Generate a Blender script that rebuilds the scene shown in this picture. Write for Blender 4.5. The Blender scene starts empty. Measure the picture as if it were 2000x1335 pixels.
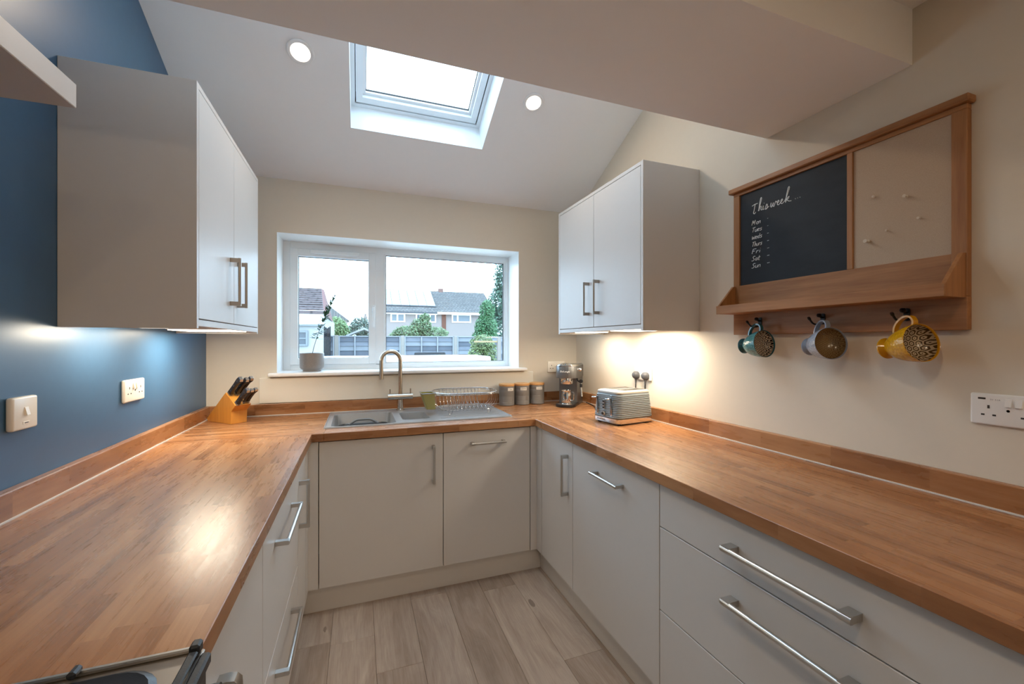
import bpy, bmesh, math, random
from mathutils import Vector, Matrix
random.seed(7)
SC = bpy.context.scene
COL = SC.collection
PI = math.pi

# ------------------------------------------------------------------ camera, sky, exposure
cam_data = bpy.data.cameras.new('camera')
cam_data.sensor_width = 36.0
cam_data.lens = 815.02 * 36.0 / 2000.0
cam_data.shift_y = 0.00104
cam_data.clip_start = 0.02
cam = bpy.data.objects.new('camera', cam_data)
COL.objects.link(cam)
cam.location = (0, 0, 1.3574)
cam.rotation_euler = (PI / 2, 0, -0.3511)
SC.camera = cam
SC.view_settings.view_transform = 'Standard'
SC.view_settings.look = 'None'
SC.view_settings.gamma = 1.0
SC.view_settings.use_curve_mapping = False
SC.view_settings.exposure = -0.35
try:
    SC.cycles.use_denoising = True
    SC.cycles.max_bounces = 10
    SC.cycles.diffuse_bounces = 6
    SC.cycles.transparent_max_bounces = 16
    SC.cycles.sample_clamp_indirect = 6.0
    SC.cycles.caustics_reflective = False
    SC.cycles.caustics_refractive = False
except Exception:
    pass

SKY = 11.0
W = bpy.data.worlds.new('overcast_sky')
SC.world = W
W.use_nodes = True
wn = W.node_tree
wn.nodes.clear()
w_out = wn.nodes.new('ShaderNodeOutputWorld')
w_bg = wn.nodes.new('ShaderNodeBackground')
w_tc = wn.nodes.new('ShaderNodeTexCoord')
w_sep = wn.nodes.new('ShaderNodeSeparateXYZ')
w_rmp = wn.nodes.new('ShaderNodeValToRGB')
w_rmp.color_ramp.elements[0].position = 0.0
w_rmp.color_ramp.elements[0].color = (0.58, 0.79, 1.0, 1)
w_rmp.color_ramp.elements[1].position = 1.0
w_rmp.color_ramp.elements[1].color = (0.54, 0.76, 1.0, 1)
wn.links.new(w_tc.outputs['Generated'], w_sep.inputs[0])
wn.links.new(w_sep.outputs['Z'], w_rmp.inputs[0])
wn.links.new(w_rmp.outputs[0], w_bg.inputs['Color'])
w_bg.inputs['Strength'].default_value = SKY
wn.links.new(w_bg.outputs[0], w_out.inputs[0])

DOWN_W = 5.0      # watts of each ceiling downlight
UNDER_W = 5.0      # watts of each under cabinet lamp
WARM = (1.0, 0.78, 0.55)
WARM_UNDER = (1.0, 0.87, 0.68)

# ------------------------------------------------------------------ helpers
def rgb(h):
    v = [int(h[i:i + 2], 16) / 255 for i in (0, 2, 4)]
    return tuple(c / 12.92 if c <= 0.04045 else ((c + 0.055) / 1.055) ** 2.4 for c in v)

class NT:
    """small wrapper for building node trees"""
    def __init__(s, name):
        s.m = bpy.data.materials.new(name)
        s.m.use_nodes = True
        s.t = s.m.node_tree
        s.t.nodes.clear()
        s.out = s.n('ShaderNodeOutputMaterial')
    def n(s, typ, **kw):
        x = s.t.nodes.new(typ)
        for k, v in kw.items():
            setattr(x, k, v)
        return x
    def l(s, a, b):
        s.t.links.new(a, b)
    def put(s, sock, v):
        if hasattr(v, 'is_output') or isinstance(v, bpy.types.NodeSocket):
            s.l(v, sock)
        else:
            sock.default_value = v
    def math(s, op, a, b=0.0, c=None):
        x = s.n('ShaderNodeMath', operation=op)
        s.put(x.inputs[0], a)
        s.put(x.inputs[1], b)
        if c is not None:
            s.put(x.inputs[2], c)
        return x.outputs[0]
    def vmath(s, op, a, b=(0, 0, 0)):
        x = s.n('ShaderNodeVectorMath', operation=op)
        s.put(x.inputs[0], a)
        s.put(x.inputs[1], b)
        return x.outputs['Value'] if op in ('DOT_PRODUCT', 'LENGTH', 'DISTANCE') else x.outputs['Vector']
    def mix(s, f, a, b, blend='MIX'):
        x = s.n('ShaderNodeMix', data_type='RGBA', blend_type=blend)
        s.put(x.inputs[0], f)
        s.put(x.inputs[6], a if not isinstance(a, tuple) else (*a[:3], 1))
        s.put(x.inputs[7], b if not isinstance(b, tuple) else (*b[:3], 1))
        return x.outputs[2]
    def noise(s, vec, scale, detail=3.0, rough=0.5):
        x = s.n('ShaderNodeTexNoise')
        s.put(x.inputs['Vector'], vec)
        x.inputs['Scale'].default_value = scale
        x.inputs['Detail'].default_value = detail
        x.inputs['Roughness'].default_value = rough
        return x.outputs['Fac']
    def white(s, vec):
        x = s.n('ShaderNodeTexWhiteNoise', noise_dimensions='3D')
        s.put(x.inputs['Vector'], vec)
        return x.outputs['Value']
    def comb(s, x=0.0, y=0.0, z=0.0):
        c = s.n('ShaderNodeCombineXYZ')
        s.put(c.inputs[0], x); s.put(c.inputs[1], y); s.put(c.inputs[2], z)
        return c.outputs[0]
    def sep(s, v):
        c = s.n('ShaderNodeSeparateXYZ')
        s.put(c.inputs[0], v)
        return c.outputs
    def obj(s):
        return s.n('ShaderNodeTexCoord').outputs['Object']
    def ramp(s, f, stops):
        x = s.n('ShaderNodeValToRGB')
        s.put(x.inputs[0], f)
        e = x.color_ramp.elements
        while len(e) < len(stops):
            e.new(0.5)
        for el, (p, c) in zip(e, stops):
            el.position = p
            el.color = (*c[:3], 1)
        return x.outputs[0]
    def bsdf(s, color=(0.8, 0.8, 0.8), rough=0.5, metal=0.0, normal=None, spec=None, coat=None, **kw):
        p = s.n('ShaderNodeBsdfPrincipled')
        s.put(p.inputs['Base Color'], (*color[:3], 1) if isinstance(color, tuple) else color)
        s.put(p.inputs['Roughness'], rough)
        s.put(p.inputs['Metallic'], metal)
        if spec is not None:
            p.inputs['Specular IOR Level'].default_value = spec
        if coat is not None:
            p.inputs['Coat Weight'].default_value = coat
        if normal is not None:
            s.l(normal, p.inputs['Normal'])
        for k, v in kw.items():
            s.put(p.inputs[k], v)
        s.l(p.outputs[0], s.out.inputs[0])
        return p
    def bump(s, h, strength=0.2, dist=0.002):
        b = s.n('ShaderNodeBump')
        b.inputs['Strength'].default_value = strength
        b.inputs['Distance'].default_value = dist
        s.l(h, b.inputs['Height'])
        return b.outputs[0]

def plain(name, color, rough=0.5, metal=0.0, nscale=60, nstr=0.0, var=0.0, **kw):
    """a procedural material with slight colour variation and optional fine relief"""
    t = NT(name)
    o = t.obj()
    c = color
    if var:
        f = t.noise(o, nscale * 0.15, 3)
        lo = tuple(max(0, x * (1 - var)) for x in color[:3])
        hi = tuple(min(1, x * (1 + var)) for x in color[:3])
        c = t.mix(f, lo, hi)
    nrm = t.bump(t.noise(o, nscale, 2), nstr, 0.001) if nstr else None
    t.bsdf(c, rough, metal, nrm, **kw)
    return t.m

def emit(name, color, strength):
    t = NT(name)
    e = t.n('ShaderNodeEmission')
    e.inputs[0].default_value = (*color[:3], 1)
    e.inputs[1].default_value = strength
    t.l(e.outputs[0], t.out.inputs[0])
    return t.m

def glass(name, tint=(1, 1, 1), refl=1.0):
    t = NT(name)
    tr = t.n('ShaderNodeBsdfTransparent')
    tr.inputs[0].default_value = (*tint, 1)
    gl = t.n('ShaderNodeBsdfGlossy')
    gl.inputs['Roughness'].default_value = 0.02
    lw = t.n('ShaderNodeLayerWeight')
    lw.inputs[0].default_value = 0.5
    fr = t.math('MULTIPLY_ADD', t.math('POWER', lw.outputs['Facing'], 5.0), 0.9, 0.035)
    mx = t.n('ShaderNodeMixShader')
    t.l(t.math('MULTIPLY', fr, refl), mx.inputs[0])
    t.l(tr.outputs[0], mx.inputs[1])
    t.l(gl.outputs[0], mx.inputs[2])
    t.l(mx.outputs[0], t.out.inputs[0])
    return t.m

def block_wood(name, dark, mid, light, width=0.040, length=0.27, rough=0.28):
    """butcher block laminate: staves run along local X"""
    t = NT(name)
    o = t.sep(t.obj())
    yy = t.math('ADD', o[1], t.math('MULTIPLY', o[2], 0.35))
    row = t.math('FLOOR', t.math('DIVIDE', t.math('ADD', yy, 10.0), width))
    rnd = t.white(t.comb(row, 3.1, 0.7))
    ln = t.math('MULTIPLY_ADD', rnd, 0.35 * length, length * 0.8)
    off = t.math('MULTIPLY', t.white(t.comb(row, 9.3, 5.1)), 3.0)
    cell = t.math('FLOOR', t.math('DIVIDE', t.math('ADD', t.math('ADD', o[0], 20.0), off), ln))
    r1 = t.white(t.comb(row, cell, 0.0))
    r2 = t.white(t.comb(row, cell, 7.7))
    gv = t.comb(t.math('MULTIPLY', o[0], 2.4), t.math('MULTIPLY', yy, 34.0), t.math('MULTIPLY', r2, 37.0))
    g1 = t.noise(gv, 1.6, 5, 0.62)
    g2 = t.noise(t.comb(t.math('MULTIPLY', o[0], 9.0), t.math('MULTIPLY', yy, 240.0), t.math('MULTIPLY', r1, 11.0)), 1.0, 2, 0.5)
    f = t.math('ADD', t.math('MULTIPLY_ADD', r1, 0.27, 0.03), t.math('ADD', t.math('MULTIPLY', g1, 0.62), t.math('MULTIPLY', g2, 0.16)))
    c = t.ramp(f, [(0.28, dark), (0.55, mid), (0.86, light)])
    sp_ = t.noise(t.obj(), 420.0, 2, 0.6)
    nr = t.bump(t.math('ADD', g2, t.math('MULTIPLY', sp_, 0.9)), 0.16, 0.0006)
    t.bsdf(c, t.math('MULTIPLY_ADD', g1, 0.12, rough - 0.06), 0.0, nr, spec=0.42)
    return t.m

def grain_wood(name, dark, light, axis='X', rough=0.45, sc=1.0):
    t = NT(name)
    o = t.sep(t.obj())
    k = {'X': (2.0, 30.0, 30.0), 'Y': (30.0, 2.0, 30.0), 'Z': (30.0, 30.0, 2.0)}[axis]
    v = t.comb(t.math('MULTIPLY', o[0], k[0] * sc), t.math('MULTIPLY', o[1], k[1] * sc), t.math('MULTIPLY', o[2], k[2] * sc))
    g = t.noise(v, 1.2, 5, 0.6)
    g2 = t.noise(v, 7.0, 2, 0.5)
    f = t.math('ADD', t.math('MULTIPLY', g, 0.8), t.math('MULTIPLY', g2, 0.25))
    t.bsdf(t.ramp(f, [(0.3, dark), (0.75, light)]), rough, 0.0, t.bump(g2, 0.1, 0.0006))
    return t.m

def plank_wood(name):
    t = NT(name)
    info = t.n('ShaderNodeObjectInfo')
    r = info.outputs['Random']
    o = t.sep(t.obj())
    rz = t.math('MULTIPLY', r, 41.0)
    v = t.comb(t.math('MULTIPLY', o[0], 17.0), t.math('MULTIPLY', o[1], 1.5), rz)
    warp = t.noise(t.comb(t.math('MULTIPLY', o[0], 6.0), t.math('MULTIPLY', o[1], 1.3), rz), 1.0, 3)
    v2 = t.comb(t.math('ADD', t.math('MULTIPLY', o[0], 17.0), t.math('MULTIPLY', warp, 5.0)), t.math('MULTIPLY', o[1], 1.5), rz)
    g = t.noise(v2, 1.0, 6, 0.65)
    fine = t.noise(t.comb(t.math('MULTIPLY', o[0], 190.0), t.math('MULTIPLY', o[1], 6.0), rz), 1.0, 3, 0.6)
    f = t.math('ADD', t.math('ADD', t.math('MULTIPLY', g, 0.8), t.math('MULTIPLY', fine, 0.3)), t.math('MULTIPLY_ADD', r, 0.14, -0.12))
    c = t.ramp(f, [(0.22, rgb('7d6c5e')), (0.48, rgb('a08f81')), (0.66, rgb('b3a496')), (0.85, rgb('c8bcb0'))])
    # knots
    vo = t.n('ShaderNodeTexVoronoi')
    vo.inputs['Scale'].default_value = 1.0
    t.l(t.comb(t.math('MULTIPLY', o[0], 5.2), t.math('MULTIPLY', o[1], 2.0), rz), vo.inputs['Vector'])
    k = t.math('LESS_THAN', t.math('ADD', vo.outputs['Distance'], t.math('MULTIPLY', fine, 0.06)), 0.10)
    c2 = t.mix(t.math('MULTIPLY', k, 0.55), c, rgb('4a382c'))
    t.bsdf(c2, 0.5, 0.0, t.bump(fine, 0.15, 0.0008))
    return t.m

def hex_pattern(name, dark, pale, cell):
    """rings of hexagons on the local XY plane"""
    t = NT(name)
    o = t.sep(t.obj())
    p = t.vmath('SCALE', t.comb(t.math('ADD', o[0], 5.0), t.math('ADD', o[1], 5.0), 0.0))
    p.node.inputs['Scale'].default_value = 1.0 / cell
    R = (1.0, 1.7320508, 1.0)
    Hh = (0.5, 0.8660254, 0.0)
    a = t.vmath('SUBTRACT', t.vmath('MODULO', p, R), Hh)
    b = t.vmath('SUBTRACT', t.vmath('MODULO', t.vmath('ADD', p, Hh), R), Hh)
    pick = t.math('LESS_THAN', t.vmath('DOT_PRODUCT', a, a), t.vmath('DOT_PRODUCT', b, b))
    mv = t.n('ShaderNodeMix', data_type='VECTOR')
    t.l(pick, mv.inputs[0]); t.l(b, mv.inputs[4]); t.l(a, mv.inputs[5])
    g = t.vmath('ABSOLUTE', mv.outputs[1])
    d = t.math('MAXIMUM', t.vmath('DOT_PRODUCT', g, (0.5, 0.8660254, 0.0)), t.sep(g)[0])
    ring = t.math('MULTIPLY', t.math('GREATER_THAN', d, 0.25), t.math('LESS_THAN', d, 0.42))
    dot = t.math('LESS_THAN', d, 0.08)
    t.bsdf(t.mix(t.math('MAXIMUM', ring, dot), pale, dark), 0.2, 0.0)
    return t.m

def scale_glaze(name, color, dark):
    """glossy glaze over small pressed scales"""
    t = NT(name)
    o = t.obj()
    vo = t.n('ShaderNodeTexVoronoi')
    vo.inputs['Scale'].default_value = 130
    t.l(o, vo.inputs['Vector'])
    c = t.mix(vo.outputs['Distance'], color, dark)
    b = t.n('ShaderNodeBump')
    b.inputs['Strength'].default_value = 0.5
    b.inputs['Distance'].default_value = 0.002
    b.invert = True
    t.l(vo.outputs['Distance'], b.inputs['Height'])
    t.bsdf(c, 0.14, 0.0, b.outputs[0])
    return t.m

def brushed(name, color, rough=0.3, metal=1.0, axis=2):
    t = NT(name)
    o = t.sep(t.obj())
    k = [40.0, 40.0, 40.0]
    k[axis] = 900.0
    g = t.noise(t.comb(*[t.math('MULTIPLY', o[i], k[i]) for i in range(3)]), 1.0, 2)
    t.bsdf(color, t.math('MULTIPLY_ADD', g, 0.15, rough - 0.07), metal)
    return t.m

def tiles_roof(name, a, b, sx, sy):
    t = NT(name)
    o = t.obj()
    br = t.n('ShaderNodeTexBrick')
    t.l(o, br.inputs['Vector'])
    br.inputs['Color1'].default_value = (*a, 1)
    br.inputs['Color2'].default_value = (*b, 1)
    br.inputs['Mortar'].default_value = (a[0] * .55, a[1] * .55, a[2] * .55, 1)
    br.inputs['Scale'].default_value = 1.0
    br.inputs['Mortar Size'].default_value = 0.03
    br.inputs['Brick Width'].default_value = sx
    br.inputs['Row Height'].default_value = sy
    t.bsdf(br.outputs['Color'], 0.85)
    return t.m

def leaf_mat(name, a, b):
    t = NT(name)
    o = t.obj()
    t.bsdf(t.mix(t.noise(o, 3.0, 3), a, b), 0.6)
    return t.m

# ---- mesh builder
ORG = {}
class MB:
    def __init__(s):
        s.bm = bmesh.new()
    def add(s, tb, M=None):
        if M is not None:
            tb.transform(M)
        me = bpy.data.meshes.new('t')
        tb.to_mesh(me)
        tb.free()
        s.bm.from_mesh(me)
        bpy.data.meshes.remove(me)
        return s
    def box(s, x0, x1, y0, y1, z0, z1, bev=0.0, seg=1, M=None):
        tb = bmesh.new()
        bmesh.ops.create_cube(tb, size=1)
        bmesh.ops.scale(tb, vec=(abs(x1 - x0), abs(y1 - y0), abs(z1 - z0)), verts=tb.verts)
        bmesh.ops.translate(tb, vec=((x0 + x1) / 2, (y0 + y1) / 2, (z0 + z1) / 2), verts=tb.verts)
        if bev:
            bmesh.ops.bevel(tb, geom=list(tb.edges), offset=bev, segments=seg, profile=0.5, affect='EDGES')
        return s.add(tb, M)
    def prism(s, pts, h0, h1, plane='xy', bev=0.0, M=None):
        """polygon extruded; plane 'xy' along z, 'xz' along y, 'yz' along x"""
        tb = bmesh.new()
        f = {'xy': lambda a, b, h: (a, b, h), 'xz': lambda a, b, h: (a, h, b), 'yz': lambda a, b, h: (h, a, b)}[plane]
        lo = [tb.verts.new(f(a, b, h0)) for a, b in pts]
        hi = [tb.verts.new(f(a, b, h1)) for a, b in pts]
        n = len(pts)
        tb.faces.new(lo); tb.faces.new(hi)
        for i in range(n):
            tb.faces.new((lo[i], lo[(i + 1) % n], hi[(i + 1) % n], hi[i]))
        bmesh.ops.recalc_face_normals(tb, faces=tb.faces)
        if bev:
            bmesh.ops.bevel(tb, geom=list(tb.edges), offset=bev, segments=2, profile=0.5, affect='EDGES')
        return s.add(tb, M)
    def tube(s, pts, r, n=8, closed=False, cap=True, M=None):
        pts = [Vector(p) for p in pts]
        N = len(pts)
        rs = r if isinstance(r, (list, tuple)) else [r] * N
        tb = bmesh.new()
        rings = []
        up = None
        for i, p in enumerate(pts):
            if closed:
                d = pts[(i + 1) % N] - pts[i - 1]
            else:
                d = pts[min(i + 1, N - 1)] - pts[max(i - 1, 0)]
            d.normalize()
            if up is None:
                up = Vector((0, 0, 1)) if abs(d.z) < 0.9 else Vector((1, 0, 0))
            a = d.cross(up)
            if a.length < 1e-5:
                a = d.orthogonal()
            a.normalize()
            b = a.cross(d).normalized()
            up = b
            rings.append([tb.verts.new(p + rs[i] * (math.cos(2 * PI * k / n) * a + math.sin(2 * PI * k / n) * b)) for k in range(n)])
        for i in range(N if closed else N - 1):
            A, B = rings[i], rings[(i + 1) % N]
            for k in range(n):
                tb.faces.new((A[k], A[(k + 1) % n], B[(k + 1) % n], B[k]))
        if cap and not closed:
            tb.faces.new(rings[0]); tb.faces.new(rings[-1])
        bmesh.ops.recalc_face_normals(tb, faces=tb.faces)
        return s.add(tb, M)
    def cyl(s, p0, p1, r, n=20, r1=None, M=None):
        return s.tube([p0, p1], [r, r if r1 is None else r1], n, M=M)
    def lathe(s, prof, n=32, M=None):
        tb = bmesh.new()
        rings = []
        for r, z in prof:
            if r < 1e-6:
                rings.append([tb.verts.new((0, 0, z))])
            else:
                rings.append([tb.verts.new((r * math.cos(2 * PI * k / n), r * math.sin(2 * PI * k / n), z)) for k in range(n)])
        for A, B in zip(rings, rings[1:]):
            for k in range(n):
                a = [A[k % len(A)], A[(k + 1) % len(A)], B[(k + 1) % len(B)], B[k % len(B)]]
                u = []
                for v in a:
                    if v not in u:
                        u.append(v)
                if len(u) >= 3:
                    tb.faces.new(u)
        bmesh.ops.recalc_face_normals(tb, faces=tb.faces)
        return s.add(tb, M)
    def faces(s, verts, faces, M=None):
        tb = bmesh.new()
        vs = [tb.verts.new(v) for v in verts]
        for f in faces:
            tb.faces.new([vs[i] for i in f])
        bmesh.ops.recalc_face_normals(tb, faces=tb.faces)
        return s.add(tb, M)
    def rbox(s, x0, x1, y0, y1, z0, z1, r, seg=5, M=None, bev=0.0):
        """box with rounded vertical corners"""
        pts = []
        for cx, cy, a0 in ((x1 - r, y1 - r, 0), (x0 + r, y1 - r, 90), (x0 + r, y0 + r, 180), (x1 - r, y0 + r, 270)):
            for i in range(seg + 1):
                a = math.radians(a0 + 90 * i / seg)
                pts.append((cx + r * math.cos(a), cy + r * math.sin(a)))
        tb = bmesh.new()
        lo = [tb.verts.new((a, b, z0)) for a, b in pts]
        hi = [tb.verts.new((a, b, z1)) for a, b in pts]
        n = len(pts)
        tb.faces.new(lo)
        ft = tb.faces.new(hi)
        for i in range(n):
            tb.faces.new((lo[i], lo[(i + 1) % n], hi[(i + 1) % n], hi[i]))
        bmesh.ops.recalc_face_normals(tb, faces=tb.faces)
        if bev:
            bmesh.ops.bevel(tb, geom=list(ft.edges), offset=bev, segments=3, profile=0.5, affect='EDGES')
        return s.add(tb, M)
    def build(s, name, mat, parent=None, smooth=False, local=False):
        me = bpy.data.meshes.new(name)
        org = ORG.get(parent.name, Vector()) if parent is not None else Vector()
        if not local and parent is not None:
            bmesh.ops.translate(s.bm, vec=-org, verts=s.bm.verts)
        s.bm.to_mesh(me)
        s.bm.free()
        me.materials.append(mat)
        o = bpy.data.objects.new(name, me)
        COL.objects.link(o)
        if smooth:
            me.polygons.foreach_set('use_smooth', [True] * len(me.polygons))
            try:
                me.set_sharp_from_angle(angle=math.radians(38))
            except Exception:
                pass
        if parent is not None:
            o.parent = parent
            ORG[o.name] = org
        else:
            ORG[o.name] = Vector()
        return o

def tag(o, label, cat, group=None, kind=None):
    if label: o['label'] = label
    if cat: o['category'] = cat
    if group: o['group'] = group
    if kind: o['kind'] = kind
    return o

def thing(name, label, cat, loc=(0, 0, 0), rotz=0.0, group=None):
    o = bpy.data.objects.new(name, None)
    o.empty_display_size = 0.05
    COL.objects.link(o)
    o.location = loc
    o.rotation_euler = (0, 0, rotz)
    ORG[o.name] = Vector(loc)
    return tag(o, label, cat, group)

def struct(o):
    o['kind'] = 'structure'
    return o

def sroot(name, loc=(0, 0, 0)):
    o = bpy.data.objects.new(name, None)
    o.empty_display_size = 0.05
    COL.objects.link(o)
    o.location = loc
    ORG[o.name] = Vector(loc)
    o['kind'] = 'structure'
    return o

def dup(root, loc, rotz, label=None):
    def cp(o, par):
        c = o.copy()
        COL.objects.link(c)
        if par is not None:
            c.parent = par
        for ch in o.children:
            cp(ch, c)
        return c
    r = cp(root, None)
    r.location = loc
    r.rotation_euler = (0, 0, rotz)
    if label: r['label'] = label
    return r

def copy_piece(src, name, loc, parent):
    c = src.copy()
    c.name = name
    COL.objects.link(c)
    c.parent = parent
    c.location = loc
    return c

def text_mesh(txt, size, mat, parent, name, M, extrude=0.0004, local=False):
    cu = bpy.data.curves.new('t', 'FONT')
    cu.body = txt
    cu.size = size
    cu.extrude = extrude
    cu.align_x = 'CENTER'
    cu.align_y = 'CENTER'
    cu.resolution_u = 2
    ob = bpy.data.objects.new('t', cu)
    COL.objects.link(ob)
    bpy.context.view_layer.update()
    dg = bpy.context.evaluated_depsgraph_get()
    me = bpy.data.meshes.new_from_object(ob.evaluated_get(dg))
    bpy.data.objects.remove(ob)
    bpy.data.curves.remove(cu)
    mb = MB()
    me.transform(M)
    mb.bm.from_mesh(me)
    bpy.data.meshes.remove(me)
    return mb.build(name, mat, parent, local=local)

def smooth_path(pts, k=6, closed=False):
    P = [Vector(p) for p in pts]
    out = []
    n = len(P)
    for i in range(n if closed else n - 1):
        p0, p1, p2, p3 = (P[(i + j - 1) % n] if closed else P[min(max(i + j - 1, 0), n - 1)] for j in range(4))
        for s in range(k):
            t = s / k
            out.append(0.5 * ((2 * p1) + (p2 - p0) * t + (2 * p0 - 5 * p1 + 4 * p2 - p3) * t * t + (3 * p1 - p0 - 3 * p2 + p3) * t ** 3))
    if not closed:
        out.append(P[-1])
    return out

# ------------------------------------------------------------------ materials
M = {}
M['cream'] = plain('cream_wall_paint', rgb('d9cfbe'), 0.7, nscale=260, nstr=0.04, var=0.015)
M['blue'] = plain('blue_wall_paint', rgb('3b6080'), 0.36, nscale=240, nstr=0.05, var=0.06)
M['ceil'] = plain('white_ceiling_paint', rgb('f0f0f0'), 0.85, nscale=200, nstr=0.03, var=0.01)
M['white'] = plain('white_gloss_paint', rgb('eceded'), 0.35, var=0.01)
M['upvc'] = plain('white_plastic_frame', rgb('e9eef0'), 0.28, var=0.01)
M['panelwhite'] = plain('off_white_panel', rgb('ded8cb'), 0.5, var=0.015)
M['door'] = plain('pale_grey_cabinet_finish', rgb('ccc9c6'), 0.42, nscale=300, nstr=0.02, var=0.012)
M['carcass'] = plain('cabinet_carcass_board', rgb('c8c5c2'), 0.55, var=0.01)
M['gap'] = plain('dark_seal_and_hole_shade', rgb('3a3532'), 0.8)  # dark seals and lettering, and patches painted as the shade inside holes
M['top_wood'] = block_wood('oak_block_laminate', rgb('744c30'), rgb('9b6a44'), rgb('b98b62'))
M['plank'] = plank_wood('grey_oak_plank')
M['subfloor'] = plain('dark_floor_joint', rgb('6b5c50'), 0.8)
M['steel'] = brushed('brushed_steel', rgb('c4c2be'), 0.3)
M['nickel'] = brushed('brushed_nickel', rgb('a39a90'), 0.34)
M['chrome'] = plain('polished_chrome', rgb('dedede'), 0.08, 1.0)
M['sink'] = plain('grey_sink_finish', rgb('8e9092'), 0.26, nscale=600, nstr=.05, var=.04)
M['seal'] = plain('white_sealant', rgb('d8d6d2'), 0.4)
M['socket'] = plain('white_socket_plastic', rgb('ecebe8'), 0.3, var=0.01)
M['socketwarm'] = plain('cream_socket_plastic', rgb('ece3d4'), 0.3, var=0.01)
M['black'] = plain('black_plastic', rgb('1d1d1f'), 0.35, var=0.1)
M['plug'] = plain('dark_grey_rubber', rgb('4a4a4e'), 0.45, var=0.1)
M['iron'] = plain('black_cast_iron', rgb('22252a'), 0.4, nscale=300, nstr=0.2, var=0.15)
M['glass'] = glass('window_glass', (0.97, 0.99, 0.99), 0.8)
M['bamboo'] = grain_wood('bamboo_lid', rgb('b9824a'), rgb('dcab70'), 'X', 0.4)
M['block'] = grain_wood('golden_beech_block', rgb('b8772c'), rgb('dc9c48'), 'Z', 0.38, 0.6)
M['board_wood'] = grain_wood('acacia_frame_wood', rgb('84552f'), rgb('b17c4c'), 'Y', 0.5)
M['board_wood_v'] = grain_wood('acacia_upright_wood', rgb('84552f'), rgb('b17c4c'), 'Z', 0.5)
M['canister'] = plain('grey_painted_tin', rgb('7b7773'), 0.42, var=0.04)
M['warmlamp'] = emit('lamp_glow', (1.0, 0.86, 0.68), 14.0)
M['softstrip'] = emit('soft_strip_glow', (1.0, 0.88, 0.70), 2.5)
M['warmstrip'] = emit('strip_glow', (1.0, 0.88, 0.70), 10.0)

def chalk_mat():
    t = NT('chalkboard_face')
    o = t.obj()
    s = t.sep(o)
    sm = t.noise(t.comb(t.math('MULTIPLY', s[0], 3), t.math('MULTIPLY', s[1], 6), t.math('MULTIPLY', s[2], 14)), 1.3, 4, 0.6)
    t.bsdf(t.mix(sm, rgb('1d2126'), rgb('2f343a')), 0.6, spec=0.25)
    return t.m
M['chalk'] = chalk_mat()
M['chalkwhite'] = plain('white_chalk', rgb('dfe4e6'), 0.9)
def linen_mat():
    t = NT('linen_pin_fabric')
    o = t.sep(t.obj())
    a = t.noise(t.comb(t.math('MULTIPLY', o[0], 10), t.math('MULTIPLY', o[1], 1600), t.math('MULTIPLY', o[2], 300)), 1.0, 2)
    b = t.noise(t.comb(t.math('MULTIPLY', o[0], 10), t.math('MULTIPLY', o[1], 300), t.math('MULTIPLY', o[2], 1600)), 1.0, 2)
    f = t.math('MULTIPLY', t.math('ADD', a, b), 0.5)
    t.bsdf(t.ramp(f, [(0.3, rgb('ab957f')), (0.7, rgb('bfab96'))]), 0.9, 0.0, t.bump(f, 0.3, 0.001))
    return t.m
M['linen'] = linen_mat()

# ------------------------------------------------------------------ room shell
XL, XR, YB, YF = -0.8544, 1.63, 2.9554, -3.0
T, TH = 0.91, 0.0396
ZC, SL = 2.3861, 0.4742          # sloped ceiling: height at back wall and slope
BY0, BY1, BZ = 0.7973, 1.2986, 2.2293   # beam
HC = 2.4041                       # flat ceiling behind beam
WT = 0.30
WX0, WX1, WZ0, WZ1 = -0.4837, 1.1374, 1.150, 2.0509
def zslope(y): return ZC + SL * (YB - y)

# floor with single planks
floor = sroot('floor')
MB().box(XL, XR, YF, YB, -0.05, -0.006).build('underlay', M['subfloor'], floor)
pw = 0.1895
px0 = 0.067 - 5 * pw
proto_planks = {}
ends = {4: [2.04, 0.78], 5: [1.80, 0.55], 6: [2.26, 1.02], 7: [1.35, 0.2], 8: [2.20, 0.95], 9: [1.6, 0.4]}
rr = random.Random(3)
for i in range(14):
    x0 = max(px0 + (i - 0) * pw, XL) + 0.0004
    x1 = min(px0 + (i + 1) * pw, XR) - 0.0004
    if x1 - x0 < 0.02:
        continue
    es = ends.get(i, None)
    if es is None:
        e = rr.uniform(1.4, 2.5)
        es = [e, e - 1.25]
    ys = [YB] + es
    y = es[-1]
    while y > YF + 0.05:
        y -= 1.25
        ys.append(max(y, YF))
    for a, b in zip(ys, ys[1:]):
        if a - b < 0.02:
            continue
        xc, yc = (x0 + x1) / 2, (a + b) / 2
        m = MB().box(x0 - xc, x1 - xc, b - yc + 0.0004, a - yc - 0.0004, -0.006, 0.0, 0.0012)
        p = m.build('plank', M['plank'], floor, local=True)
        p.location = (xc, yc, 0)

# left and right walls follow the sloped ceiling
zt = zslope(BY1 - 0.02)
prof = [(YF, 0), (YB + WT, 0), (YB + WT, zslope(YB + WT) + 0.1), (1.25, zt + 0.25), (YF, zt + 0.25)]
struct(MB().prism(prof, XL - 0.12, XL, 'yz').build('wall_left', M['blue']))
struct(MB().prism(prof, XR, XR + 0.12, 'yz').build('wall_right', M['cream']))
struct(MB().box(XL - 0.12, XR + 0.12, YF - 0.12, YF, 0, 3.6).build('wall_front', M['cream']))
wb = sroot('wall_back')
m = MB()
m.box(XL, WX0, YB, YB + WT, 0, ZC + 0.02)
m.box(WX1, XR, YB, YB + WT, 0, ZC + 0.02)
m.box(WX0, WX1, YB, YB + WT, 0, WZ0)
m.box(WX0, WX1, YB, YB + WT, WZ1, ZC + 0.02)
m.build('painted_wall', M['cream'], wb)
m = MB()
e = 0.002
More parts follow.
